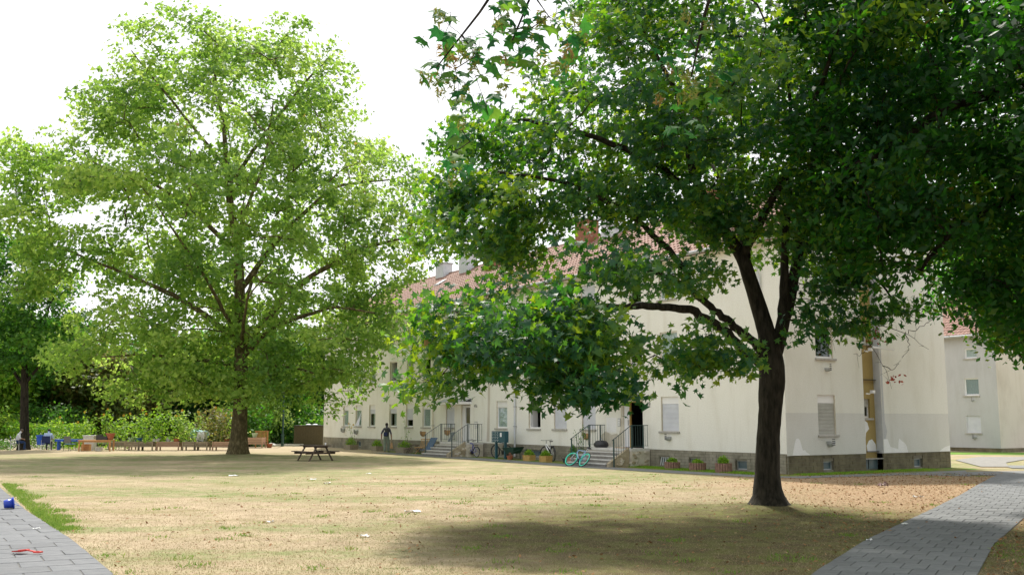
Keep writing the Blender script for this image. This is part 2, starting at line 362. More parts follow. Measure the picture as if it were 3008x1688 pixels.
# ------------------------------------------------------------------ ground
def ground_mat():
    m = bpy.data.materials.new('lawn_ground'); m.use_nodes = True; n, l = nodes(m); b = n['Principled BSDF']
    b.inputs['Roughness'].default_value = .95; b.inputs['Specular IOR Level'].default_value = .1
    tc = n.new('ShaderNodeTexCoord'); src = tc.outputs['Object']
    def noise(sc, det, st=None, off=0.0, rough=.6):
        q = n.new('ShaderNodeTexNoise'); q.inputs['Scale'].default_value = sc; q.inputs['Detail'].default_value = det; q.inputs['Roughness'].default_value = rough
        mp = n.new('ShaderNodeMapping'); mp.inputs['Scale'].default_value = st or (1, 1, 1); mp.inputs['Location'].default_value = (off, off * .7, 0)
        l.new(src, mp.inputs['Vector']); l.new(mp.outputs['Vector'], q.inputs['Vector']); return q.outputs['Fac']
    def mix(a, c, fac, bt='MIX'):
        x = n.new('ShaderNodeMixRGB'); x.blend_type = bt
        for k, val in (('Color1', a), ('Color2', c)):
            if isinstance(val, tuple): x.inputs[k].default_value = (*val, 1)
            else: l.new(val, x.inputs[k])
        if isinstance(fac, float): x.inputs['Fac'].default_value = fac
        else: l.new(fac, x.inputs['Fac'])
        return x.outputs['Color']
    def step(v, a, c):
        r = n.new('ShaderNodeMapRange'); r.interpolation_type = 'SMOOTHSTEP'; r.inputs['From Min'].default_value = a; r.inputs['From Max'].default_value = c
        l.new(v, r.inputs['Value']); return r.outputs['Result']
    def mth(op, a, c=None):
        x = n.new('ShaderNodeMath'); x.operation = op
        for i, val in enumerate((a, c)):
            if val is None: continue
            if isinstance(val, (int, float)): x.inputs[i].default_value = val
            else: l.new(val, x.inputs[i])
        return x.outputs[0]
    straw = mix((.315,.25,.165), (.42,.335,.23), step(noise(1.3, 9, None, 0, .7), .35, .65))
    straw = mix(straw, (.25,.215,.11), step(noise(.35, 7, (1, 1.6, 1), 5), .50, .72))
    straw = mix(straw, (.22,.17,.095), mth('MULTIPLY', step(noise(9, 7, None, 8, .75), .50, .68), .6))
    straw = mix(straw, (.25,.245,.11), mth('MULTIPLY', step(noise(1.0, 8, None, 12, .7), .50, .66), .5))
    green = mix((.13,.175,.06), (.22,.255,.10), noise(6, 6))
    gm = step(noise(.16, 7, (.55, 1.5, 1), 2.3), .47, .62)
    spy = n.new('ShaderNodeSeparateXYZ'); l.new(src, spy.inputs[0]); yw = mth('ADD', spy.outputs['Y'], mth('MULTIPLY', noise(.22, 5, (.6, 1, 1), 17), 14.0))
    far = mth('MULTIPLY', step(yw, 33, 42), mth('SUBTRACT', 1.0, step(yw, 60, 70)))
    gm = mth('MAXIMUM', gm, mth('MULTIPLY', far, step(noise(.3, 6, (.5, 1.3, 1), 6), .38, .60)))
    gfine = step(noise(2.2, 6, (1, 1, 1), 9), .40, .62)
    col = mix(straw, green, mth('MULTIPLY', gm, mth('ADD', mth('MULTIPLY', gfine, .6), .3)))
    # tufts of green everywhere in small spots
    col = mix(col, (.17,.22,.05), mth('MULTIPLY', step(noise(3.4, 5, (1, 1, 1), 14), .62, .70), .6))
    # dropped maple leaves: browner towards the right-hand path
    sp = n.new('ShaderNodeSeparateXYZ'); l.new(src, sp.inputs[0])
    wob = mth('MULTIPLY', noise(.5, 4, None, 21), 4.0)
    xr = mth('ADD', sp.outputs['X'], wob)
    brown = mix((.24,.15,.085), (.43,.30,.19), step(noise(11, 4), .35, .65))
    col = mix(col, brown, mth('MULTIPLY', mth('MULTIPLY', step(xr, 6.5, 11.5), mth('SUBTRACT', 1.0, step(sp.outputs['Y'], 33, 40))), .85))
    # earthy turf below the maple's boughs, darkened in colour to deepen the cast shadow
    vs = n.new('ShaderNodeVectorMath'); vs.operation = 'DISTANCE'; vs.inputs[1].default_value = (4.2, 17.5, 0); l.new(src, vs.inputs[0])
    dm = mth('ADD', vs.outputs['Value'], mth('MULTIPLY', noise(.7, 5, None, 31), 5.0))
    shade_earth = mix((.095,.075,.035), (.13,.135,.04), step(noise(2.0, 6, None, 3), .4, .6))
    col = mix(col, shade_earth, mth('MULTIPLY', mth('SUBTRACT', 1.0, step(dm, 6.5, 10.0)), .9))
    # worn pale ground by the garden beds
    y2 = mth('ADD', sp.outputs['Y'], mth('MULTIPLY', noise(.3, 4, None, 41), 8.0))
    col = mix(col, (.42,.34,.235), mth('MULTIPLY', step(y2, 62, 66), .7))
    col = mix(col, (.07,.085,.03), step(y2, 77, 83))
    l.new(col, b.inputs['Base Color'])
    bp = n.new('ShaderNodeBump'); bp.inputs['Strength'].default_value = .5; bp.inputs['Distance'].default_value = .025
    l.new(noise(40, 6), bp.inputs['Height']); l.new(bp.outputs['Normal'], b.inputs['Normal'])
    return m
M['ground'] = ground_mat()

def ground_h(x, y):
    # a low mound where the maple roots lift the turf
    d2 = ((x - 5.66) / 1.25) ** 2 + ((y - 22.3) / 1.1) ** 2
    d3 = ((x + 14.93) / 1.8) ** 2 + ((y - 55.0) / 1.8) ** 2
    return .13 * np.exp(-d2) + .12 * np.exp(-d3)

def make_ground():
    xs = np.concatenate([[-600, -200, -90], np.arange(-50, 40.1, 1.0), [80, 200, 600]])
    ys = np.concatenate([[-60, -20, 0, 6], np.arange(10, 90.1, 1.0), [120, 250, 900]])
    # finer near the maple
    xs = np.unique(np.concatenate([xs, np.arange(3.5, 8, .25), np.arange(-17, -13, .5)]))
    ys = np.unique(np.concatenate([ys, np.arange(20, 25, .25), np.arange(53, 57, .5)]))
    X, Y = np.meshgrid(xs, ys); Z = ground_h(X, Y)
    V = np.stack([X.ravel(), Y.ravel(), Z.ravel()], 1); nx = len(xs)
    i, j = np.meshgrid(np.arange(len(xs) - 1), np.arange(len(ys) - 1)); a = (j * nx + i).ravel()
    F = np.stack([a, a + 1, a + 1 + nx, a + nx], 1)
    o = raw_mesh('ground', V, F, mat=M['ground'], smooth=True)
    o['kind'] = 'structure'
make_ground()

# ---- paths ---------------------------------------------------------------
def strip_z(poly, name, m, z, parent=None):
    b = MB(); k = len(poly); b.v = [(x, y, z) for x, y in poly]; b.f = [tuple(range(k))]; b.m = [0]
    o = b.build(name, m, parent, recalc=False)
    return o

def point_in(poly, x, y):
    c = False; k = len(poly)
    for i in range(k):
        x1, y1 = poly[i]; x2, y2 = poly[i - 1]
        if (y1 > y) != (y2 > y) and x < (x2 - x1) * (y - y1) / (y2 - y1) + x1: c = not c
    return c

# slab as a 12 mm proud bevelled stone
def slab_mesh(name, w, l, m):
    b = MB(); g = .008; b.box(-w/2 + g, w/2 - g, -l/2 + g, l/2 - g, -.02, .014)
    o = b.build(name, m, bevel=.006); return o

def lay_slabs(root, poly, origin, ang, w, l, m, ymax, limit=300):
    ca, sa = math.cos(ang), math.sin(ang)
    cells = []
    for r in range(-80, 120):
        for c in range(-40, 40):
            u = (c + (.5 if r % 2 else 0)) * w; v = r * l
            x = origin[0] + u * ca - v * sa; y = origin[1] + u * sa + v * ca
            if point_in(poly, x, y) and y > 11.3: cells.append((x, y))
    cells.sort(key=lambda p: p[1])
    near = [c for c in cells if c[1] < ymax][:limit]; far = cells[len(near):]
    first = None
    for x, y in near:
        rot = (random.gauss(0, .006), random.gauss(0, .006), ang + random.gauss(0, .004))
        z = random.uniform(.0, .006) + .008
        if first is None:
            first = slab_mesh('slab', w, l, m); first.parent = root; first.location = (x, y, z); first.rotation_euler = rot
        else: link_copy(first, root, (x, y, z), rot)
    if far:
        b = MB()
        for x, y in far:
            z = random.uniform(.010, .014); g = .008
            def T(px, py, pz, x=x, y=y, z=z): return (x + px * ca - py * sa, y + px * sa + py * ca, z + pz)
            b.box(-w/2 + g, w/2 - g, -l/2 + g, l/2 - g, -.02, .012, 0, T)
        o = b.build('far_slabs', m, root); o['kind'] = 'stuff'

def polyline(pts, n=200):
    P = np.array(pts, float); d = np.r_[0, np.cumsum(np.linalg.norm(np.diff(P, axis=0), axis=1))]; return P, d
def strip_path(name, left, right, w, l, m, limit=300):
    """path between two edge lines (same number of points); slabs laid in half bond, cut flush with the edges"""
    poly = [tuple(p) for p in left] + [tuple(p) for p in reversed(right)]
    root = strip_z(poly, name, M['joint'], .006); root['kind'] = 'structure'
    Lp, _ = polyline(left); Rp, _ = polyline(right); mid, dm = polyline((Lp + Rp) / 2)
    def at(u, v):
        a = np.array([np.interp(v, dm, Lp[:, k]) for k in (0, 1)]); c = np.array([np.interp(v, dm, Rp[:, k]) for k in (0, 1)]); return a + (c - a) * u
    width = np.mean(np.linalg.norm(Rp - Lp, axis=1)); nc = max(2, round(width / w)); cells = []
    rows = int(dm[-1] / l)
    for r in range(rows):
        cuts = [i / nc for i in range(nc + 1)] if r % 2 == 0 else [0] + [(i + .5) / nc for i in range(nc)] + [1]
        for a, c in zip(cuts[:-1], cuts[1:]): cells.append((r, a, c))
    far = MB(); cnt = 0
    for r, a, c in cells:
        v0, v1 = r * l, (r + 1) * l; q = [at(a, v0), at(c, v0), at(c, v1), at(a, v1)]; ctr = sum(q) / 4
        if ctr[1] < 11.0 or abs(ctr[0]) > ctr[1] * .62 + 1.5: continue
        q = [ctr + (p - ctr) * (1 - .011 / max(.1, np.linalg.norm(p - ctr))) for p in q]; z = random.uniform(.014, .020)
        T = [tuple(p - ctr) for p in q]; tl = [random.gauss(0, .0012) for _ in range(4)]
        inn = [tuple((p - ctr) * .975) for p in q]
        vs = [(x, y, -.03) for x, y in T] + [(x, y, -.006) for x, y in T] + [(x, y, tl[i]) for i, (x, y) in enumerate(inn)]
        fs = [(0,1,5,4),(1,2,6,5),(2,3,7,6),(3,0,4,7),(4,5,9,8),(5,6,10,9),(6,7,11,10),(7,4,8,11),(8,9,10,11)]
        if cnt < limit: MB().add(vs, fs).build('slab', M[m], root, loc=(ctr[0], ctr[1], z), recalc=False); cnt += 1
        else: far.add([(x + ctr[0], y + ctr[1], zz + z) for x, y, zz in vs], fs)
    if far.v: o = far.build('far_slabs', M[m], root, recalc=False); o['kind'] = 'stuff'
    return poly
LP = strip_path('left_path', [(-5.9,8.2),(-7.5,11.9),(-9.4,15.5),(-12.6,20.6),(-17.2,28.3),(-20.2,33.5)], [(-3.7,9.5),(-5.1,13.1),(-7.23,16.75),(-10.46,21.91),(-14.95,29.57),(-18.0,34.8)], .6, .55, 'slab')
RP = strip_path('right_path', [(2.5,10.3),(3.9,13.21),(5.83,16.75),(8.64,21.36),(11.6,26.3),(14.3,31.0),(16.3,34.4),(18.4,37.7)], [(4.2,9.5),(5.69,12.6),(7.6,16.1),(10.6,20.9),(13.4,25.8),(15.6,30.0),(17.9,33.9),(21.0,36.8)], .34, .5, 'slab_light')
p5 = strip_z([(16.0, 35.9), (17.2, 35.5), (20.9, 36.7), (26, 37.2), (26, 39.4), (21.5, 39.0), (18.2, 38.4), (16.0, 37.3)], 'junction_path', M['asphalt'], .018); p5['kind'] = 'structure'

# path along the facade and round the gable
a = [BL(30, 1.3), BL(25, 1.35), BL(19.6, 1.35), BL(8.7, 1.9), BL(3.1, 1.6), BL(-.6, 1.2), BL(-1.0, .9), BL(-1.6, -4), BL(-1.75, -8)]
bb = [Vector((16.3, 36.0, 0)), Vector((16.0, 35.2, 0)), BL(-2.6, -3.5), BL(-1.9, 1.4), BL(-.85, 2.2), BL(3.1, 2.9), BL(8.7, 3.1), BL(19.6, 2.7), BL(25, 2.75), BL(30, 2.5)]
fp = strip_z([(p.x, p.y) for p in a + bb], 'facade_path', M['asphalt'], .010); fp['kind'] = 'structure'
a = [BL(34, 0.0), BL(20, .0), BL(.0, .0), BL(-.0, -9.7), BL(-1.55, -9.7), BL(-1.55, -4), BL(-.95, .9), BL(-.5, 1.1), BL(3.1, 1.5), BL(8.7, 1.8), BL(19.6, 1.3), BL(30, 1.25)]
M['verge'] = mat('verge', None, rough=.95, scale=1.6, bump=.8, bscale=60, stops=[(.3, (.30,.22,.12)), (.45, (.20,.19,.06)), (.6, (.09,.22,.03)), (.75, (.16,.22,.06))], spec=.1)
vg = strip_z([(p.x, p.y) for p in a], 'verge_ground', M['verge'], .004); vg['kind'] = 'structure'
# pale paths behind the building corner
p3 = strip_z([(20.2, 40.8), (24.5, 39.8), (30, 39.4), (30, 41.3), (26, 42.2), (21, 43.4)], 'back_path', M['asphalt'], .022); p3['kind'] = 'structure'
p4 = strip_z([(19.5, 42), (20.6, 41.9), (22.5, 46), (25.5, 50), (28.5, 53), (24.5, 53), (21.5, 49)], 'side_path', M['gravel'], .026); p4['kind'] = 'structure'
gs = strip_z([(24, 57.5), (34, 55), (46, 55), (46, 62), (34, 60), (24, 62)], 'green_verge', mat('verge2', (.10,.22,.03), (.17,.27,.06), .95, 2, spec=.1), .008); gs['kind'] = 'structure'

# ------------------------------------------------------------------ building pieces
def wall_piece(P, a0, a1, z0, z1, openings, depth=.16):
    """wall sheet with real openings and their reveals; openings (a0,a1,z0,z1). Mat 0 plaster, 1 reveal"""
    b = MB(); As = sorted({a0, a1, *[o[0] for o in openings], *[o[1] for o in openings]}); Zs = sorted({z0, z1, *[o[2] for o in openings], *[o[3] for o in openings]})
    for i in range(len(As) - 1):
        for j in range(len(Zs) - 1):
            ca, cz = (As[i] + As[i+1]) / 2, (Zs[j] + Zs[j+1]) / 2
            if any(o[0] < ca < o[1] and o[2] < cz < o[3] for o in openings): continue
            b.add([P(As[i], 0, Zs[j]), P(As[i+1], 0, Zs[j]), P(As[i+1], 0, Zs[j+1]), P(As[i], 0, Zs[j+1])], [(0, 1, 2, 3)])
    for o in openings:
        x0, x1, y0, y1 = o
        for q in ([(x0, y0), (x1, y0)], [(x1, y0), (x1, y1)], [(x1, y1), (x0, y1)], [(x0, y1), (x0, y0)]):
            (pa, pz), (qa, qz) = q
            b.add([P(pa, 0, pz), P(qa, 0, qz), P(qa, -depth, qz), P(pa, -depth, pz)], [(0, 1, 2, 3)], 1)
    return b

def window(parent, P, a0, a1, z0, z1, kind='dark', box=True, sh_m='shutter', small=False, label=None, sill=True):
    w = .055; d0, d1 = -.15, -.09; b = MB()
    zt = z1 - (.30 if box else 0)
    b.box(a0, a0 + w, d0, d1, z0, zt, 0, P); b.box(a1 - w, a1, d0, d1, z0, zt, 0, P)
    b.box(a0 + w, a1 - w, d0, d1, z0, z0 + w * 1.3, 0, P); b.box(a0 + w, a1 - w, d0, d1, zt - w, zt, 0, P)
    if box: b.box(a0, a1, d0, d1 + .02, zt + .002, z1, 0, P)
    fr = b.build('window', M['white_frame'], parent)
    if label: fr['label'] = label
    if kind != 'open':
        pb = MB(); pb.box(a0 + w, a1 - w, -.128, -.120, z0 + w, zt - w, 0, P); pb.build('pane', M['glass'], fr)
    else:  # leaf swung inwards
        pb = MB(); pb.box(a1 - w - .03, a1 - w, -.50, -.16, z0 + w, zt - w, 0, P); pb.build('open_sash', M['white_frame'], fr)
    if sill:
        sb = MB(); sb.box(a0 - .05, a1 + .12, -.085, .075, z0 - .085, z0 - .005, 0, P); sb.build('sill', M['sill'], fr, bevel=.008)
    if kind in ('shutter', 'half', 'third'):
        lo = {'shutter': z0 + .01, 'half': z0 + .42, 'third': zt - .28}[kind]
        hb = MB(); z = lo
        while z < zt - .01:
            h = min(.052, zt - z)
            vs = [P(a0 + .02, -.088, z), P(a1 - .02, -.088, z), P(a1 - .02, -.062, z + h * .35), P(a0 + .02, -.062, z + h * .35), P(a1 - .02, -.066, z + h * .8), P(a0 + .02, -.066, z + h * .8), P(a1 - .02, -.088, z + h), P(a0 + .02, -.088, z + h)]
            hb.add(vs, [(0, 1, 2, 3), (3, 2, 4, 5), (5, 4, 6, 7)]); z += .052
        hb.build('shutter', M[sh_m], fr, recalc=False)
    if kind in ('curtain', 'half_curtain', 'third', 'teal'):
        cb = MB(); wdt = (a1 - a0 - 2 * w) * (1.0 if kind in ('curtain', 'teal') else .55); x0 = a0 + w
        n = 14; vs = []
        for i in range(n + 1):
            x = x0 + wdt * i / n; dd = -.136 - .012 * (i % 2)
            pinch = 0
            vs += [P(x, dd, z0 + .03), P(x if kind != 'teal' else x, dd, zt - .02)]
        cb.add(vs, [(2*i, 2*i+2, 2*i+3, 2*i+1) for i in range(n)])
        cb.build('curtain', M['curtain_teal' if kind == 'teal' else 'curtain'], fr, recalc=False)
    return fr

def vent(parent, P, a, z, r=.20, m='zinc', face='wicker'):
    b = MB(); n = 8; vs = []
    for dd, rr in ((0, r), (.12, r), (.20, r * .7)):
        for j in range(n + 1):
            an = PI * j / n; vs.append(P(a + rr * math.cos(an), dd, z + r * .6 - rr * math.sin(an) * 1.3))
    k = n + 1; fs = [(i*k + j, i*k + j + 1, (i+1)*k + j + 1, (i+1)*k + j) for i in range(2) for j in range(n)]
    fs += [(2*k + 0,) + tuple(2*k + j for j in range(1, k))]
    fs += [(0, k, 2*k, 2*k + n, k + n, n)]
    b.add(vs, fs); o = b.build('heater_vent', M[m], parent)
    g = MB()
    for i in range(4): g.box(a - r * .5, a + r * .5, .205, .212, z - r * .35 + i * .07, z - r * .35 + i * .07 + .03, 0, P)
    g.build('grille', M['black'], o)
    return o

def masonry(P, a0, a1, z0, z1, openings, h=.125, w=.40, d=-.02, m=0):
    b = MB(); rows = int(round((z1 - z0) / h)); h = (z1 - z0) / rows
    for r in range(rows):
        x = a0 - (w / 2 if r % 2 else 0)
        while x < a1:
            xa, xb = max(x, a0), min(x + w, a1); zz0, zz1 = z0 + r * h + .006, z0 + (r + 1) * h - .006
            segs = [(xa, xb)]
            for o in openings:
                if zz1 > o[2] and zz0 < o[3]:
                    ns = []
                    for s0, s1 in segs:
                        if s1 <= o[0] or s0 >= o[1]: ns.append((s0, s1)); continue
                        if s0 < o[0]: ns.append((s0, o[0]))
                        if s1 > o[1]: ns.append((o[1], s1))
                    segs = ns
            for s0, s1 in segs:
                if s1 - s0 > .03: b.box(s0 + .006, s1 - .006, d - .05, d + random.uniform(-.004, .010), zz0, zz1, m, P)
            x += w
    return b

# ================================================================== apartment building
Lb, Wb, ZE, ZR = 43.5, 9.75, 8.75, 11.8
bld = empty('apartment_building', O, BROT)
tag(bld, 'long cream three-storey apartment block with red tiled roof behind the trees', 'building')
PF = lambda a, d, z: (a, d, z)              # facade: a = s, d outwards
PG = lambda a, d, z: (-d, -a, z)            # gable: a = distance from the corner, d outwards
PB = lambda a, d, z: (a, -Wb - d, z)
PE = lambda a, d, z: (Lb + d, -a, z)

gf = [(39.09,39.97,1.52,2.92,'curtain'), (36.94,37.89,1.52,2.92,'sheet'), (34.76,35.71,1.52,2.92,'third'), (31.62,32.68,1.52,2.92,'third'),
      (29.39,30.34,1.52,2.92,'half'), (27.16,28.18,1.52,2.92,'curtain'), (24.3,25.3,1.52,2.92,'shutter'), (18.75,19.8,1.52,2.92,'curtain'),
      (15.7,16.75,1.52,2.92,'open'), (13.5,14.55,1.52,2.92,'shutter'), (11.25,12.3,1.52,2.92,'shutter'), (5.68,6.76,1.48,2.90,'shutter')]
f1 = [(39.1,40.0,4.35,5.6,'dark'), (37.0,37.9,4.35,5.6,'curtain'), (34.8,35.7,4.35,5.6,'curtain'), (31.66,32.7,4.35,5.6,'open'), (29.4,30.3,4.35,5.6,'curtain'),
      (27.2,28.1,4.35,5.6,'dark'), (24.3,25.3,4.35,5.6,'shutter'), (22.4,23.4,4.35,5.6,'curtain'), (18.75,19.8,4.35,5.6,'curtain'), (15.7,16.7,4.35,5.6,'dark'), (13.5,14.5,4.35,5.6,'curtain'), (11.2,12.3,4.35,5.6,'shutter'),
      (7.93,8.75,4.35,5.6,'dark'), (5.68,6.76,4.35,5.6,'curtain')]
f2 = [(a, b_, 6.98, 8.2, k) for a, b_, _, _, k in f1]
f2[0] = (39.0,40.0,6.98,8.2,'dark'); f2[4] = (29.3,30.2,6.98,8.2,'curtain'); f2[5] = (27.1,28.0,6.98,8.2,'open')
doors = [(22.55,23.55,.75,2.78), (7.95,9.30,.75,2.74)]
ops = [o[:4] for o in gf + f1 + f2] + doors
wall_piece(PF, 0, Lb, .72, ZE - .02, ops).build('front_wall', [M['plaster'], M['reveal']], bld, recalc=False)
kinds_done = 0
for o in gf: window(bld, PF, *o[:4], kind=('curtain' if o[4] == 'sheet' else o[4]), box=True)
for o in f1 + f2: window(bld, PF, *o[:4], kind=o[4], box=False)
# white sheet hanging out of one window
sb = MB(); n = 8; vs = []
for i in range(n + 1):
    f = i / n; zt = 2.45 - .95 * f ** 2; wv = .05 * math.sin(f * 9)
    vs += [(36.98 + .05 * f, .02 + wv * .3, zt if i else 2.5), ]
pts = []
rows = 9
for r in range(rows + 1):
    f = r / rows; z = 2.5 - .95 * f; x0 = 37.0 ; x1 = 37.03 + .62 * f ** 1.6
    for c in range(7):
        g = c / 6; pts.append((x0 + (x1 - x0) * g, -.04 + .16 * math.sin(f * 1.6) + .02 * math.sin(g * 9), z))
fs = [(r*7 + c, r*7 + c + 1, (r+1)*7 + c + 1, (r+1)*7 + c) for r in range(rows) for c in range(6)]
sh = MB().add(pts, fs).build('hanging_sheet', mat('sheet', (.72,.74,.86), rough=.9), None, recalc=False, smooth=True)
sh.location = O; sh.rotation_euler = (0, 0, BROT)
tag(sh, 'white sheet hanging out over the sill of a ground floor window', 'sheet')

cel_f = [(37.0,37.6,.18,.52), (33.8,35.4,.18,.52), (30.3,30.9,.2,.52), (15.7,17.1,.12,.46), (6.3,6.95,.08,.42), (4.5,5.17,.08,.42), (2.0,2.6,.08,.42)]
cel_f[1] = (34.0,34.6,.18,.52)
b = masonry(PF, 0, Lb, 0, .72, cel_f)
o = b.build('plinth_blocks', M['plinth'], bld); o['kind'] = 'stuff'
wall_piece(lambda a, d, z: PF(a, d - .045, z), 0, Lb, -.05, .72, cel_f, .2).build('plinth_wall', [M['mortar'], M['mortar']], bld, recalc=False)
def cellar(P, o, bars=False):
    fb = MB(); a0, a1, z0, z1 = o
    fb.box(a0, a1, -.17, -.15, z0, z1, 0, P)
    f = fb.build('cellar_window', M['mid_blue'] if False else mat_cellar, bld)
    g = MB(); g.box(a0, a1, -.15, -.13, z1 - .04, z1, 0, P); g.box(a0, a0 + .04, -.15, -.13, z0, z1 - .04, 0, P); g.box(a1 - .04, a1, -.15, -.13, z0, z1 - .04, 0, P); g.box(a0 + .04, a1 - .04, -.15, -.13, z0, z0 + .04, 0, P)
    g.build('frame', M['zinc'], f)
    if bars:
        for i in range(4):
            q = MB(); x = a0 + .1 + i * (a1 - a0 - .2) / 3; q.beam(P(x + .05, -.02, z0), P(x - .02 * i, -.02, z1), .03, .02); q.build('bar', M['label_white'], f)
mat_cellar = mat('cellar_glass', (.07,.11,.13), (.11,.16,.18), .25, 3)
for i, o_ in enumerate(cel_f): cellar(PF, o_, bars=(i == 4))

# gable: two blocks with a recess between
g_open_l = [(1.74, 2.72, 1.40, 2.87), (1.74, 2.72, 4.25, 5.45), (1.74, 2.72, 6.98, 8.1)]
wall_piece(PG, 0, 4.4, .66, ZE - .02, g_open_l).build('gable_wall', [M['plaster_gable'], M['reveal']], bld, recalc=False)
wall_piece(PG, 5.45, Wb, .66, ZE - .02, []).build('gable_wall', [M['plaster_gable'], M['reveal']], bld, recalc=False)
window(bld, PG, *g_open_l[0], kind='shutter', box=True, sh_m='shutter_grey'); window(bld, PG, *g_open_l[1], kind='dark', box=False); window(bld, PG, *g_open_l[2], kind='curtain', box=False)
DR = .32
PR = lambda a, d, z: (DR - d, -a, z)
r_open = [(4.42, 5.16, 2.02, 2.76), (4.42, 5.2, 4.95, 5.75), (4.42, 5.2, 7.2, 8.0)]
wall_piece(PR, 4.4, 5.45, .30, ZE - .02, r_open).build('recess_wall', [M['plaster_yellow'], M['plaster_yellow']], bld, recalc=False)
for i, q in enumerate(r_open): window(bld, PR, *q, kind='half' if i == 0 else 'dark', box=False, sh_m='shutter_grey')
sidew = MB(); sidew.add([(0, -5.45, .66), (DR, -5.45, .66), (DR, -5.45, ZE - .02), (0, -5.45, ZE - .02)], [(0, 1, 2, 3)]); sidew.add([(0, -4.4, .66), (DR, -4.4, .66), (DR, -4.4, ZE - .02), (0, -4.4, ZE - .02)], [(0, 1, 2, 3)])
sidew.build('recess_side', mat('side_blue', (.50,.52,.56), (.58,.60,.62), .9, 3), bld, recalc=False)
cel_g = [(1.96, 2.53, .10, .42), (7.35, 7.9, .08, .41)]
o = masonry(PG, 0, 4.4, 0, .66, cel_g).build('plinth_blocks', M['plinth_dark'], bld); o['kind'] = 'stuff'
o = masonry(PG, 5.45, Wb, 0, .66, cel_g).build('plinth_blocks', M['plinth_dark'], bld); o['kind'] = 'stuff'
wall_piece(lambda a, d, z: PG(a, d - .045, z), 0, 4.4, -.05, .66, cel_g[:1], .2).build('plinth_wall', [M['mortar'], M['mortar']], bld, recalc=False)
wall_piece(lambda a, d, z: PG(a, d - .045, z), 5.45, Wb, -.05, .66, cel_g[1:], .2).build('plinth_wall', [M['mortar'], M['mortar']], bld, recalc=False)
for o_ in cel_g: cellar(PG, o_)
rc = MB(); rc.box(4.40, 5.45, -.35, -.3, 0, .44, 0, PG); rc.box(4.42, 4.80, -.3, -.26, .06, .42, 1, PG); rc.box(4.86, 5.40, -.3, -.26, .06, .42, 1, PG)
rc.build('recess_hatch', [M['mortar'], mat_cellar], bld)
rs = MB(); rs.box(4.402, 5.448, -DR + .02, -.02, .44, .47, 0, PG); rs.build('recess_ledge', M['concrete'], bld)
# satellite dish arm and lamp in the recess
for zz, big in ((2.95, False), (4.6, True)):
    q = MB(); q.beam((-.15, -4.38, zz), (.1, -4.9, zz + .0), .04, .04); q.box(-.1, .06, -4.98, -4.86, zz + .02, zz + .14)
    if big: q.add([(-.1, -4.95, zz + .12), (-.5, -5.75, zz + .06), (-.5, -5.75, zz + .09), (-.1, -4.95, zz + .22)], [(0, 1, 2, 3)]); q.beam((-.1, -4.95, zz + .15), (-.35, -5.9, zz + .08), .12, .05)
    q.build('wall_lamp', M['white_frame'], bld)
vent(bld, PG, 2.3, 1.06, .16, 'zinc'); vent(bld, PG, 2.3, 3.82, .10, 'zinc')
# repair patches, 3 mm proud of the plaster
def patch(P, pts, m='patch', d=.003):
    b = MB(); k = len(pts); b.add([P(a, d, z) for a, z in pts], [tuple(range(k))]); return b.build('repair_patch', M[m], bld, recalc=False)
patch(PG, [(.28,.67),(.34,.85),(.42,1.1),(.50,1.26),(.60,1.28),(.70,1.22),(.78,1.0),(.84,.84),(.95,.86),(1.05,.76),(1.2,.70),(1.22,.67)])
patch(PG, [(5.47,.67),(5.47,1.2),(5.72,1.21),(5.82,1.0),(5.88,.9),(6.15,.85),(6.35,.80),(6.38,1.05),(6.45,1.22),(6.6,1.12),(6.78,1.05),(6.9,.90),(6.96,.67)])
patch(PG, [(9.0,.67),(9.15,.75),(9.4,.85),(9.74,.90),(9.74,.67)])
patch(PG, [(5.47,1.2),(5.47,6.5),(5.56,6.5),(5.60,1.9),(5.72,1.5),(5.6,1.21)], 'plaster_grey', .002)
patch(PR, [(4.9,.70),(4.85,.95),(5.0,1.15),(5.2,1.2),(5.4,1.0),(5.44,.70)]); patch(PR, [(4.5,1.75),(4.55,2.0),(4.75,1.95),(4.95,1.85),(5.05,1.6),(4.85,1.45),(4.8,1.2),(4.7,1.55)])
patch(PF, [(9.5,.77),(9.45,1.1),(9.7,1.35),(10.1,1.3),(10.5,1.45),(10.9,1.25),(11.0,.95),(10.8,.77)], 'rubble2')
patch(PF, [(9.75,1.4),(9.75,2.05),(10.45,2.05),(10.45,1.4)], 'patch', .005)
patch(PF, [(9.32,.8),(9.32,2.7),(9.42,2.7),(9.45,1.7),(9.6,1.2),(9.5,.8)], 'rubble2', .004)
patch(PF, [(20.5,.80),(20.4,6.9),(20.62,6.9),(20.7,2.3),(20.8,.80)], 'plaster_pink', .002)
# back, far end and floors close the shell
wall_piece(PB, 0, Lb, 0, ZE - .02, []).build('back_wall', M['plaster'], bld, recalc=False)
wall_piece(PE, 0, Wb, 0, ZE - .02, []).build('end_wall', M['plaster'], bld, recalc=False)
for xg in (0, Lb):
    tri = MB(); tri.add([(xg, 0, ZE - .02), (xg, -Wb, ZE - .02), (xg, -Wb / 2, ZR - .1)], [(0, 1, 2)]); tri.build('gable_top', M['plaster_gable'], bld, recalc=False)
fl = MB()
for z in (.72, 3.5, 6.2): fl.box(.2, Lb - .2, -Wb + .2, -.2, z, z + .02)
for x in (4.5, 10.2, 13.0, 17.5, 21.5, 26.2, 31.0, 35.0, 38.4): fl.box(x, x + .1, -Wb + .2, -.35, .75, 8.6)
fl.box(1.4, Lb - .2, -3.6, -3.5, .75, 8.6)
fl.build('interior_walls', M['room'], bld)
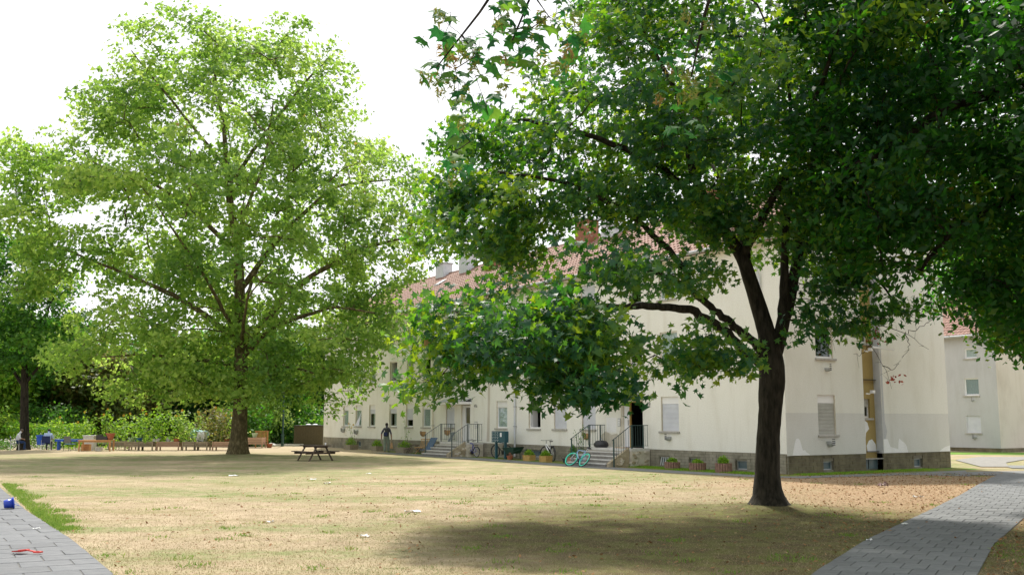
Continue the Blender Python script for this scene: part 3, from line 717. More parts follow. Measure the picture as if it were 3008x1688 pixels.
# roof: front slope tiled, both slopes as thick slabs
OV = .38; ze = ZE - .10
def slope_pt(f, side):  # f 0 at eave .. 1 at ridge
    y0 = OV if side > 0 else -Wb - OV; y1 = -Wb / 2
    return y0 + (y1 - y0) * f, ze + (ZR - ze) * f
rb = MB()
for side in (1, -1):
    (ya, za), (yb, zb) = slope_pt(0, side), slope_pt(1, side)
    rb.add([(-.15, ya, za - .12), (Lb + .15, ya, za - .12), (Lb + .15, yb, zb - .12), (-.15, yb, zb - .12), (-.15, ya, za), (Lb + .15, ya, za), (Lb + .15, yb, zb), (-.15, yb, zb)],
           [(0, 3, 2, 1), (4, 5, 6, 7), (0, 1, 5, 4), (3, 7, 6, 2), (0, 4, 7, 3), (1, 2, 6, 5)])
roof = rb.build('roof', M['tile'], bld)
tb = MB(); rows = 17; tw = .24; ncol = int((Lb + .3) / tw); slen = 1.0 / rows
prof = [(0, .0), (.25, .035), (.5, .05), (.75, .035), (.9, .0)]
for r in range(rows):
    (ya, za), (yb, zb) = slope_pt(r * slen, 1), slope_pt((r + 1.12) * slen if r < rows - 1 else 1.0, 1)
    for c in range(ncol):
        x = -.15 + c * tw + (tw / 2 if r % 2 else 0); lift = .045 + random.uniform(0, .012); vs = []
        for px, pz in prof: vs += [(x + px * tw, ya, za + pz + lift), (x + px * tw, yb, zb + pz + .008)]
        k = len(prof)
        fs = [(2*i, 2*i + 2, 2*i + 3, 2*i + 1) for i in range(k - 1)]
        vs += [(x, ya, za + .004), (x + tw * .9, ya, za + .004)]; fs.append((2*k, 0, 2, 4, 6, 8, 2*k + 1))
        tb.add(vs, fs)
o = tb.build('roof_tiles', M['tile'], roof, recalc=False); o['kind'] = 'stuff'
rg = MB(); rg.tube([(-.2, -Wb / 2, ZR + .02), (Lb + .2, -Wb / 2, ZR + .02)], .11, 8); rg.build('ridge_cap', M['tile'], roof)
gt = MB(); gt.tube([(-.2, OV + .06, ze - .02), (Lb + .2, OV + .06, ze - .02)], .075, 8); gt.build('gutter', M['zinc'], bld)
so_ = MB(); so_.box(-.1, Lb + .1, .02, OV, ze - .16, ze - .13); so_.build('soffit', M['reveal'], bld)
for s_ in (26.7, 17.9, 1.0):
    p = MB(); p.tube([(s_ + .1, OV + .06, ze - .06), (s_ + .1, OV, ze - .3), (s_, .09, ze - 1.4), (s_, .09, .1)], .05, 8); dp = p.build('downpipe', M['reveal'] if s_ > 20 else M['zinc_light'], bld)
    for z in (1.6, 2.6, 5.0):
        c = MB(); c.box(s_ - .07, s_ + .07, .0, .15, z, z + .035); c.build('bracket', M['zinc'], dp)
# chimneys and roof boxes
for s_, t_, zb, zt, w, m, cap in ((26.4, -3.9, 10.6, 11.95, .55, 'brick', True), (30.8, -4.6, 11.2, 12.8, .55, 'zinc_light', False), (17.3, -4.2, 11.0, 12.6, .6, 'brick', True),
                                  (15.4, -4.5, 11.2, 13.1, .6, 'zinc_light', False), (34.2, -4.7, 11.2, 12.5, .55, 'zinc_light', False), (8.0, -4.4, 11.2, 12.6, .6, 'brick', True)):
    c = MB(); c.box(s_ - w, s_ + w, t_ - .35, t_ + .35, zb, zt); ch = c.build('chimney', M[m], bld)
    f = MB(); f.box(s_ - w - .12, s_ + w + .12, t_ - .45, t_ + .55, zb, zb + .12); f.build('flashing', M['zinc_light'], ch)
    c = MB(); c.box(s_ - w - .06, s_ + w + .06, t_ - .41, t_ + .41, zt + .002, zt + .08); c.build('chimney_cap', M['zinc'], ch)
for s_ in (31.6, 20.2):
    y_, z_ = slope_pt(.62, 1); y2, z2 = slope_pt(.74, 1)
    q = MB(); q.add([(s_, y_, z_ + .14), (s_ + .6, y_, z_ + .14), (s_ + .6, y2, z2 + .14), (s_, y2, z2 + .14)], [(0, 1, 2, 3)]); q.beam((s_, y_, z_ + .1), (s_ + .6, y_, z_ + .1), .08, .1)
    q.build('skylight', M['zinc_light'], bld)
for a_, z_ in ((39.8, 1.22), (37.6, 1.12), (27.95, 1.12), (25.0, 1.22), (11.9, 1.2)): vent(bld, PF, a_, z_, .22, 'wicker' if a_ in (27.95, 25.0, 11.9) else 'zinc')
vent(bld, PF, 6.28, 1.18, .13, 'zinc')
# canopies
def canopy(s0, s1, z, m, top, out=.75):
    c = MB(); c.box(s0, s1, .005, out, z, z + .13); cn = c.build('canopy', M[m], bld)
    if top:
        t = MB(); t.add([(s0, 0.01, z + .135), (s1, .01, z + .135), (s1, out + .04, z + .135), (s0, out + .04, z + .135), (s0, .01, z + .32), (s1, .01, z + .32), (s1, out * .55, z + .16), (s0, out * .55, z + .16)], [(0, 1, 2, 3), (4, 5, 6, 7), (0, 1, 5, 4), (7, 6, 2, 3)])
        t.build('canopy_sheet', M['zinc'], cn, recalc=False)
canopy(22.4, 25.5, 2.80, 'white_frame', True); canopy(7.9, 10.4, 2.82, 'teal', True, .7)
# doors
d = MB(); d.box(22.57, 22.63, -.16, -.10, .77, 2.75); d.box(23.2, 23.55, -.16, -.10, .77, 2.75); d.box(22.63, 23.2, -.16, -.11, .77, 1.75); d.box(22.63, 23.2, -.16, -.11, 2.62, 2.75)
dr = d.build('door', M['door_white'], bld); q = MB(); q.box(22.66, 23.17, -.15, -.13, 1.75, 2.62); q.build('pane', M['door_glass'], dr); q = MB(); q.beam((22.7, -.08, 1.5), (22.7, -.08, 1.75), .03, .03); q.build('handle', M['chrome'], dr)
d = MB(); d.box(8.95, 9.30, -.14, -.08, .77, 2.70); dr = d.build('door', M['door_white'], bld); dr['label'] = 'white door leaf standing open beside the dark doorway'
q = MB(); q.beam((9.0, -.05, 1.7), (9.0, -.05, 1.95), .03, .03); q.build('handle', M['chrome'], dr)
q = MB(); q.box(7.97, 8.03, -.16, -.08, .77, 2.70); q.box(8.88, 8.94, -.16, -.08, .77, 2.70); q.box(7.97, 9.3, -.16, -.08, 2.70, 2.735); q.build('door_frame', M['ochre'], bld)
# intercom panels
for s0, z0, w_, n_ in ((21.75, 1.5, .30, 3), (9.45, 1.66, .18, 3)):
    q = MB(); q.box(s0, s0 + w_, .003, .03, z0, z0 + .36); ip = q.build('intercom', M['chrome'], bld)
    for i in range(n_):
        q = MB(); q.box(s0 + .03, s0 + w_ - .03, .032, .036, z0 + .04 + i * .1, z0 + .1 + i * .1); q.build('name_plate', M['label_white'], ip)
def text(body, size, loc, parent, m):
    cu = bpy.data.curves.new('house_number', 'FONT'); cu.body = body; cu.size = size; cu.extrude = .004; cu.align_x = 'CENTER'; cu.materials.append(m)
    t_ = bpy.data.objects.new('tmp', cu); COL.objects.link(t_); me = bpy.data.meshes.new_from_object(t_.evaluated_get(bpy.context.evaluated_depsgraph_get())); bpy.data.objects.remove(t_); me.name = 'house_number'
    o = bpy.data.objects.new('house_number', me); COL.objects.link(o); o.parent = parent; o.location = loc
    o.rotation_euler = (PI / 2, 0, PI); return o
text('49', .26, (7.55, .012, 2.52), bld, M['grey_fabric']); text('47a', .24, (21.95, .012, 2.62), bld, M['grey_fabric'])

# ================================================================== second building
P2 = Vector((29.47, 60.74, 0))
b2 = empty('apartment_building', P2, BROT); tag(b2, 'grey plastered apartment block partly seen behind the cream building at right', 'building')
wz = 7.2
o2 = [(1.2, 2.15, 1.15, 2.2), (1.2, 2.15, 3.45, 4.5), (1.2, 2.0, 5.75, 6.35), (5.2, 6.15, 1.15, 2.2), (5.2, 6.15, 3.45, 4.5)]
wall_piece(PF, 0, 20, .24, wz, o2).build('front_wall', [M['plaster_grey'], M['white_frame']], b2, recalc=False)
window(b2, PF, *o2[0], kind='shutter', box=False); window(b2, PF, *o2[1], kind='teal', box=False); window(b2, PF, *o2[2], kind='curtain', box=False); window(b2, PF, *o2[3], kind='dark', box=False); window(b2, PF, *o2[4], kind='dark', box=False)
wall_piece(PG, 0, 10, .24, wz, []).build('gable_wall', [M['plaster_pink'], M['reveal']], b2, recalc=False)
pl = MB(); pl.box(.02, 20, -9.98, -.03, -.02, .238); pl.build('plinth', M['plinth_dark'], b2)
bx = MB(); bx.add([(20, 0, .24), (20, -10, .24), (20, -10, wz), (20, 0, wz)], [(0, 1, 2, 3)]); bx.add([(0, -10, .24), (20, -10, .24), (20, -10, wz), (0, -10, wz)], [(0, 1, 2, 3)]); bx.add([(0, 0, wz), (0, -10, wz), (0, -5, wz + 3)], [(0, 1, 2)]); bx.add([(20, 0, wz), (20, -10, wz), (20, -5, wz + 3)], [(0, 1, 2)])
bx.build('back_wall', M['plaster_grey'], b2, recalc=False)
fl = MB(); fl.box(.2, 19.8, -9.8, -1.6, .3, wz - .1); fl.build('interior_walls', M['room'], b2)
rb = MB()
for y0 in (.4, -10.4):
    rb.add([(-.3, y0, wz - .14), (20.3, y0, wz - .14), (20.3, -5, wz + 3.0), (-.3, -5, wz + 3.0), (-.3, y0, wz - .02), (20.3, y0, wz - .02), (20.3, -5, wz + 3.12), (-.3, -5, wz + 3.12)], [(0, 3, 2, 1), (4, 5, 6, 7), (0, 1, 5, 4), (3, 7, 6, 2), (0, 4, 7, 3), (1, 2, 6, 5)])
r2 = rb.build('roof', M['tile'], b2)
tb = MB()
for r in range(16):
    for c in range(34):
        x = -.3 + c * .24; f0, f1_ = r / 16, (r + 1.1) / 16; ya, yb = .4 - 5.4 * f0, .4 - 5.4 * f1_; za, zb = wz - .02 + 3.14 * f0, wz - .02 + 3.14 * f1_
        tb.add([(x, ya, za + .05), (x + .11, ya, za + .09), (x + .22, ya, za + .05), (x, yb, zb + .01), (x + .11, yb, zb + .05), (x + .22, yb, zb + .01), (x, ya, za), (x + .22, ya, za)], [(0, 1, 4, 3), (1, 2, 5, 4), (6, 7, 2, 1, 0)])
o = tb.build('roof_tiles', M['tile'], r2, recalc=False); o['kind'] = 'stuff'
gt = MB(); gt.tube([(-.3, .46, wz - .08), (20.3, .46, wz - .08)], .07, 8); gt.build('gutter', M['zinc'], b2)
vent(b2, PF, 1.65, .85, .12, 'zinc'); vent(b2, PF, 1.6, 3.12, .06, 'zinc')

# ================================================================== entrance stairs
def stairs(s0, s1, label, railm, rubble=True, flip=False):
    depth, tr, nst = 1.05, .27, 5; rise = .75 / nst
    st = empty('entrance_stairs', BL(s0, 0), BROT); tag(st, label, 'stairs', 'entrance stairs along the facade')
    L = s1 - s0
    c = MB(); c.box(0, L, .01, depth, .645, .75); c.build('landing', M['stair_edge'], st)
    c = MB(); c.box(0, L, .02, depth - .03, 0, .643); c.build('landing_base', M['rubble2'], st)
    for i in range(nst - 1):
        z1 = rise * (nst - 1 - i); y0 = depth + i * tr
        c = MB(); c.box(.35, L, y0 + .001, y0 + tr, 0, z1 - .045); sp = c.build('step', M['stair'], st)
        c = MB(); c.box(.32, L + .03, y0 + .001, y0 + tr + .03, z1 - .043, z1); c.build('tread', M['stair_edge'], sp)
    # sloping cheek stones at both ends, rubble on the near one
    for x in (.2, L + .05):
        c = MB(); c.add([(x - .08, depth, .0), (x + .08, depth, .0), (x + .08, depth + 4 * tr, 0), (x - .08, depth + 4 * tr, 0), (x - .08, depth, .78), (x + .08, depth, .78), (x + .08, depth + 4 * tr, .16), (x - .08, depth + 4 * tr, .16)] if x > 1 or True else [],
                        [(0, 3, 2, 1), (4, 5, 6, 7), (0, 1, 5, 4), (1, 2, 6, 5), (2, 3, 7, 6), (3, 0, 4, 7)])
        if x < 1: c.build('cheek_wall', M['rubble'], st)
    for i in range(26):
        y = random.uniform(.05, depth + .6); z = random.uniform(.02, .58 if y < depth else .62 - (y - depth) * .7); r = random.uniform(.05, .11)
        if z < .03: continue
        q = MB(); pts = []
        for j in range(7):
            a = 2 * PI * j / 7; rr = r * random.uniform(.75, 1.15); pts.append((y + rr * math.cos(a) * 1.3, z + rr * math.sin(a) * .8))
        xo = -.002 if y < depth - .1 else .11
        q.add([(xo, p[0], p[1]) for p in pts] + [(xo - .03 * random.uniform(.6, 1.2), y + (p[0] - y) * .8, z + (p[1] - z) * .8) for p in pts], [(j, (j+1) % 7, 7 + (j+1) % 7, 7 + j) for j in range(7)] + [tuple(range(7, 14))])
        if rubble: q.build('stone', M['rubble' if i % 2 else 'rubble2'], st)
    for side, x in ((0, .03), (1, L - .03)):
        pz = 1.72
        top = [(x, .08, pz), (x, depth - .05, pz), (x, depth + 3.6 * tr, pz - .62)]
        r = MB(); r.tube(top, .016, 6); r.tube([(x, .08, .86), (x, depth - .05, .86)], .010, 5)
        for y, zt, zb in ((.35, pz, .35), (depth - .08, pz, .35), (depth + 3.3 * tr, pz - .57, .02)): r.beam((x, y, zb), (x, y, zt), .045, .045)
        rl = r.build('railing', M[railm], st)
        first = None
        ys = [i * .13 + .12 for i in range(15)]
        for y in ys:
            zt = pz if y < depth - .05 else pz - .62 * (y - depth + .05) / (3.6 * tr + .05); zb = .86 if y < depth - .05 else zt - .86
            if y > depth + 3.55 * tr: continue
            q = MB(); q.beam((x, y, zb), (x, y, zt), .013, .013); q.build('baluster', M[railm], rl)
    return st
stairs(7.5, 10.5, 'stone entrance stairs with green railings up to the open dark doorway', 'rail')
stairs(21.1, 24.1, 'stone entrance stairs with grey railings up to the closed white door', 'rail_grey')

# ================================================================== trees
def resample(pts, n):
    P = np.array(pts, float); d = np.r_[0, np.cumsum(np.linalg.norm(np.diff(P, axis=0), axis=1))]
    t = np.linspace(0, d[-1], n); return np.stack([np.interp(t, d, P[:, k]) for k in range(P.shape[1])], 1)
def smooth_pts(P, it=2):
    P = P.copy()
    for _ in range(it): P[1:-1] = .25 * P[:-2] + .5 * P[1:-1] + .25 * P[2:]
    return P
def bark_tube(pts, radii, n=14, jit=.06, seed=0, flare=0.0):
    """noisy tapered tube as (V,F quads)"""
    rg = np.random.default_rng(seed); m = len(pts); V = []; ph = rg.uniform(0, 6.28, 4)
    d0 = pts[1] - pts[0]; ref = np.array([1.0, 0, 0]) if abs(d0[2]) > .5 * np.linalg.norm(d0) else np.array([0, 0, 1.0])
    for i in range(m):
        d = pts[min(i+1, m-1)] - pts[max(i-1, 0)]; d = d / (np.linalg.norm(d) + 1e-9)
        x = np.cross(d, ref); x /= np.linalg.norm(x) + 1e-9; y = np.cross(d, x)
        a = np.linspace(0, 2 * PI, n, endpoint=False)
        r = radii[i] * (1 + jit * np.sin(3 * a + ph[0] + i * .3) + jit * .8 * np.sin(5 * a + ph[1] - i * .2) + rg.normal(0, jit * .35, n))
        if flare and i < 5: r = r * (1 + flare * np.exp(-i * .9) * (1 + .35 * np.sin(5 * a + ph[2])))
        V.append(pts[i] + r[:, None] * (np.cos(a)[:, None] * x + np.sin(a)[:, None] * y))
    V = np.concatenate(V); i, j = np.meshgrid(np.arange(m - 1), np.arange(n), indexing='ij')
    F = np.stack([i*n + j, i*n + (j+1) % n, (i+1)*n + (j+1) % n, (i+1)*n + j], -1).reshape(-1, 4)
    return V, F

def star(angs): return np.array([(r * math.cos(math.radians(a)), r * math.sin(math.radians(a))) for a, r in angs])
T_MAPLE = star([(-90,.22),(-50,.42),(-14,.80),(2,.50),(20,.62),(36,1.0),(52,.55),(72,.60),(90,1.1),(108,.60),(128,.55),(144,1.0),(160,.62),(178,.50),(194,.80),(230,.42)])
T_MAPLE_LOW = star([(-90,.25),(-12,.82),(14,.46),(38,1.0),(64,.52),(90,1.1),(116,.52),(142,1.0),(166,.46),(192,.82)])
T_PLANE = star([(-90,.3),(-5,.85),(40,.55),(90,1.05),(140,.55),(185,.85)])
T_OVAL = star([(-90,.9),(0,.5),(90,1.1),(180,.5)])
T_LONG = star([(-90,1.0),(0,.24),(90,1.0),(180,.24)])

def leaves(name, P, Nn, size, T, m, parent, fold=.22, tint=None, kind='stuff', seed=1):
    rg = np.random.default_rng(seed); n = len(P); k = len(T)
    Nn = Nn / (np.linalg.norm(Nn, axis=1, keepdims=True) + 1e-9)
    r = rg.normal(size=(n, 3)); X = np.cross(Nn, r); X /= np.linalg.norm(X, axis=1, keepdims=True) + 1e-9; Y = np.cross(Nn, X)
    tx = np.r_[0.0, T[:, 0]]; ty = np.r_[0.0, T[:, 1]]; tz = -fold * np.abs(tx) - .12 * np.abs(ty); tz[0] = 0
    sz = size[:, None, None]
    V = P[:, None, :] + sz * (tx[None, :, None] * X[:, None, :] + ty[None, :, None] * Y[:, None, :] + tz[None, :, None] * Nn[:, None, :])
    V = V.reshape(-1, 3); base = (np.arange(n) * (k + 1))[:, None, None]
    tri = np.array([[0, i + 1, (i + 1) % k + 1] for i in range(k)])[None]
    if k == 4: tri = np.array([[1, 2, 3], [1, 3, 4]])[None]     # plain folded oval
    F = (base + tri).reshape(-1, 3)
    if tint is None: tint = rg.beta(2.2, 2.2, n)
    o = raw_mesh(name, V, F, np.repeat(tint, k + 1), m, parent)
    if kind: o['kind'] = kind
    return o

def in_poly(poly, x, z):
    poly = np.array(poly); c = np.zeros(len(x), bool)
    for i in range(len(poly)):
        x1, z1 = poly[i]; x2, z2 = poly[i - 1]
        cond = (z1 > z) != (z2 > z)
        with np.errstate(divide='ignore', invalid='ignore'): xi = (x2 - x1) * (z - z1) / (z2 - z1) + x1
        c ^= cond & (x < xi)
    return c

def fill_region(rg, poly, y0, thick, step, layers=3, keep=1.0, front=0.0, inset=0.0, gaps=None):
    """clump centres inside a crown outline (x,z), spread in depth like a rounded body"""
    P = np.array(poly); x0, z0 = P.min(0); x1, z1 = P.max(0); out = []
    for L in range(layers):
        gx, gz = np.meshgrid(np.arange(x0, x1, step), np.arange(z0, z1, step))
        gx = gx.ravel() + rg.uniform(-.5, .5, gx.size) * step; gz = gz.ravel() + rg.uniform(-.5, .5, gz.size) * step
        k = in_poly(poly, gx, gz) & (rg.random(gx.size) < keep); gx, gz = gx[k], gz[k]
        dmax = min(x1 - x0, z1 - z0) * .42
        A_, B_ = P, np.roll(P, -1, 0); AB = B_ - A_
        for x, z in zip(gx, gz):
            q = np.array([x, z]); t = np.clip(((q - A_) * AB).sum(1) / np.maximum((AB ** 2).sum(1), 1e-6), 0, 1); d = np.linalg.norm(q - A_ - AB * t[:, None], axis=1).min()
            if d < inset: continue
            if gaps and math.sin(x * gaps[0] + 1.3 * math.sin(z * gaps[0] * .8 + L)) * math.sin(z * gaps[0] * 1.1 + gaps[1] + L * 1.7) > gaps[2]: continue
            h = thick * math.sqrt(min(1, max(.03, d / dmax)))
            out.append((x, y0 + (2 * (L + rg.random()) / layers - 1) * h - front, z))
    return np.array(out)

def make_tree(name, label, cat, trunk, limbs, regions, leafm, bark, T, size, per_clump, seed, group=None, spray_r=.5, clump_r=1.0, trunk_n=16, limb_name='limb', up=1.0, tint_shift=0.0, flat=.35, sprays=7, twig_r=.012, flare=.35, crown_name='crown', bare=None, route=True):
    rg = np.random.default_rng(seed)
    base = np.array(trunk[0][:3]); root = empty(name, tuple(base)); tag(root, label, cat, group)
    inv = -base
    tp = np.array(trunk, float); rs = resample(tp, max(8, int(len(tp) * 5))); pp = smooth_pts(rs[:, :3]); V, F = bark_tube(pp + inv, rs[:, 3], trunk_n, .05, seed, flare)
    raw_mesh('trunk', V, F, mat=bark, parent=root, smooth=True)
    nodes_ = [pp]; 
    for i, lb in enumerate(limbs):
        L = resample(np.array(lb, float), max(8, len(lb) * 5)); q = smooth_pts(L[:, :3]); q[1:-1] += rg.normal(0, .018, q[1:-1].shape)
        V, F = bark_tube(q + inv, L[:, 3], 10, .06, seed + i + 1); raw_mesh(limb_name, V, F, mat=bark, parent=root, smooth=True); nodes_.append(q)
    C = []
    for r in regions: C.append(fill_region(rg, **r))
    C = np.concatenate(C)
    # twigs: route each clump to the nearest wood
    TV, TF = [], []; off = 0
    N_ = np.concatenate(nodes_); axis = pp[len(pp) // 2]
    order = np.argsort(np.linalg.norm(C - axis, axis=1)) if route else range(len(C))
    nodes_l = N_.copy()
    def add_tube(q, r, n):
        nonlocal off
        V, F = bark_tube(q + inv, r, n, .0, 0); TV.append(V); TF.append(F + off); off += len(V)
    LP_, LN_, LS_, LT_ = [], [], [], []
    for ci in order:
        c = C[ci]; d = nodes_l - c; dist = np.sqrt((d ** 2).sum(1)) + np.where(d[:, 2] > .3, d[:, 2] * .8, 0); j = int(np.argmin(dist)); a = nodes_l[j]
        Ld = np.linalg.norm(c - a)
        if Ld > .15:
            t = np.linspace(0, 1, 6)[:, None]; q = a + (c - a) * t; q[:, 2] += np.sin(t[:, 0] * PI) * Ld * rg.uniform(.02, .14); q[1:-1] += rg.normal(0, .03 * min(Ld, 2), (4, 3))
            r0 = min(.07, .012 + .018 * Ld) * (twig_r / .012); add_tube(q, np.linspace(r0, r0 * .4, 6), 5)
            nodes_l = np.vstack([nodes_l, q[2:]])
        ctint = rg.normal(0, .19) + tint_shift
        ns = max(2, int(rg.poisson(sprays)))
        for s_ in range(ns):
            v = rg.normal(size=3); v /= np.linalg.norm(v); sc = c + v * clump_r * rg.uniform(.5, 1.0) * np.array([1, 1, .7])
            if s_ % 2 == 0:
                q = np.array([c, (c + sc) / 2 + rg.normal(0, .05, 3), sc]); add_tube(q, [twig_r * .8, twig_r * .6, twig_r * .3], 3)
            nl = max(3, int(rg.poisson(per_clump / sprays))); p = sc + rg.normal(size=(nl, 3)) * spray_r * np.array([.5, .5, flat * .5])
            out = (sc - axis); out[2] *= .3; out /= np.linalg.norm(out) + 1e-6
            nn = np.array([0, 0, up * .5]) + rg.normal(size=(nl, 3)) * .65 + out * .5
            LP_.append(p); LN_.append(nn); LS_.append(np.clip(rg.normal(1, .2, nl), .5, 1.5) * size); LT_.append(np.clip(rg.beta(2, 2.6, nl) * .9 + ctint, 0, .93) + (rg.random(nl) < .006) * .1)
    P = np.concatenate(LP_); 
    leaves(crown_name, P + inv, np.concatenate(LN_), np.concatenate(LS_), T, leafm, root, tint=np.clip(np.concatenate(LT_), 0, 1), seed=seed)
    if TV:
        o = raw_mesh('twigs', np.concatenate(TV), np.concatenate(TF), mat=bark, parent=root); o['kind'] = 'stuff'
    print(name, 'clumps', len(C), 'leaves', len(P))
    return root

def L3(pts, y, r0, r1, dy=0.0):
    n = len(pts); return [(x, y + dy * i / (n - 1), z, r0 + (r1 - r0) * i / (n - 1)) for i, (x, z) in enumerate(pts)]

# ---- the tall plane tree on the left
PLANE = [(-19.8,24.3),(-18.0,24.9),(-15.2,24.6),(-12.2,23.8),(-9.9,22.3),(-8.9,20.3),(-7.6,17.7),(-5.6,16.4),(-4.8,14.7),(-4.4,11.1),(-4.8,9.3),(-6.3,7.5),(-5.7,6.0),(-6.2,4.6),(-7.3,2.9),(-9.3,2.3),(-11.1,2.0),(-12.8,2.5),(-15.9,2.6),(-18.8,2.8),(-21.6,2.7),(-24.4,3.6),(-25.2,6.0),(-22.9,7.8),(-24.1,9.1),(-26.0,7.7),(-27.8,8.6),(-28.7,11.1),(-28.4,13.2),(-28.8,14.6),(-28.0,16.2),(-26.3,18.4),(-24.5,19.4),(-22.3,21.0),(-22.6,22.8),(-20.9,23.9)]
make_tree('plane_tree', 'tall bright green plane tree with mottled trunk filling the left half', 'tree',
    [(-14.93,55,-.2,.52),(-14.93,55,.15,.50),(-14.95,55,1.2,.42),(-14.9,55,3.1,.38),(-15.0,55,6.4,.33),(-15.3,55,10.9,.25),(-16.0,55,14.7,.18),(-16.4,55,18.4,.11),(-17.1,55,21.7,.06),(-17.4,55,24.4,.03)],
    [L3([(-15.0,5.3),(-13.0,7.0),(-9.5,8.0),(-7.2,7.5)],55,.16,.05,-3), L3([(-15.0,6.2),(-17.9,8.4),(-21.0,9.8),(-24.2,11.1)],55,.18,.05,-2), L3([(-15.2,9.0),(-13.1,12.4),(-10.3,15.4),(-7.0,15.9)],55,.17,.04,2),
     L3([(-15.4,11.1),(-18.1,13.8),(-21.6,16.0),(-25.6,16.6)],55,.15,.04,1), L3([(-16.0,15.0),(-13.8,18.2),(-11.6,21.0),(-10.2,22.3)],55,.12,.03,-1), L3([(-16.2,16.1),(-18.5,18.9),(-20.4,21.2),(-21.5,22.6)],55,.10,.03,-1),
     L3([(-15.0,4.9),(-17.7,5.3),(-21.0,5.6),(-23.6,5.5)],55,.13,.04,2), L3([(-15.0,4.7),(-12.4,4.9),(-9.8,4.2)],55,.11,.04,-2), L3([(-15.3,11.1),(-14.9,12.9),(-13.5,15.9),(-12.9,18.9)],55,.13,.04,-3),
     L3([(-15.0,5.8),(-11.9,9.4),(-8.2,11.4),(-5.6,11.9)],55,.20,.05,-1), L3([(-15.0,6.0),(-15.8,9.0),(-17.2,12.0)],55,.13,.04,-7), L3([(-15.0,5.6),(-13.8,7.0),(-12.5,8.0)],55,.12,.04,-8), L3([(-15.1,8),(-15,11),(-15.5,14)],55,.12,.04,7)],
    [dict(poly=PLANE, y0=54.5, thick=8.5, step=1.85, layers=4, keep=.95, inset=.45, gaps=(.75, 1.0, .66))],
    M['plane_leaf'], M['bark_plane'], T_PLANE, .155, 225, 21, spray_r=.62, clump_r=1.35, flat=.6, sprays=12, twig_r=.010, flare=.38)

LIMB_A = [(5.66, 22.3, 3.1, 0.13), (5.37, 22.15, 3.31, 0.12), (4.9, 21.8, 3.64, 0.105), (4.31, 21.4, 4.04, 0.1), (3.73, 21.0, 4.29, 0.09), (2.95, 20.3, 4.27, 0.075), (2.13, 19.5, 4.15, 0.065), (1.45, 18.8, 4.09, 0.05), (0.38, 18.0, 3.78, 0.035), (-0.61, 17.3, 3.36, 0.02)]
LIMB_B = [(5.67, 22.3, 3.41, 0.1), (5.15, 22.1, 3.84, 0.095), (4.57, 21.8, 4.25, 0.085), (4.0, 21.5, 4.65, 0.075), (3.52, 21.2, 4.96, 0.05), (2.8, 20.9, 5.09, 0.03)]
# ---- the maple on the lawn
MA = [(-1.6,6.6),(-1.4,8.3),(-.8,8.7),(.2,9.3),(1.0,10.1),(1.5,11.1),(2.0,13.2),(9.1,13.2),(8.8,7.0),(7.8,5.8),(6.8,5.8),(5.5,6.1),(4.5,5.9),(3.7,6.2),(2.8,6.5),(1.9,6.3),(1.2,6.3),(.4,6.2),(-.3,5.7),(-1.3,5.5)]
MBp = [(-1.75,2.5),(-1.5,3.1),(-1.1,3.95),(-.4,4.05),(.5,3.8),(1.4,4.2),(2.1,3.9),(1.9,3.4),(1.6,3.0),(1.6,2.5),(1.0,2.4),(.2,2.5),(-.3,2.35),(-.9,2.6)]
MC = [(1.6,5.3),(2.7,5.5),(4.6,5.4),(4.7,4.9),(4.5,4.4),(3.7,4.6),(2.6,4.7),(1.6,4.8)]
MD = [(2.0,3.2),(2.8,3.5),(3.8,3.7),(4.5,3.3),(4.4,2.9),(4.1,2.5),(3.5,2.6),(2.8,2.9),(2.2,2.5),(1.9,2.6)]
ME = [(6.1,5.8),(7.8,5.6),(7.6,4.9),(7.5,4.5),(7.9,4.0),(7.4,3.95),(6.8,4.2),(6.4,3.9),(6.3,4.2),(6.7,4.6),(6.1,5.0)]
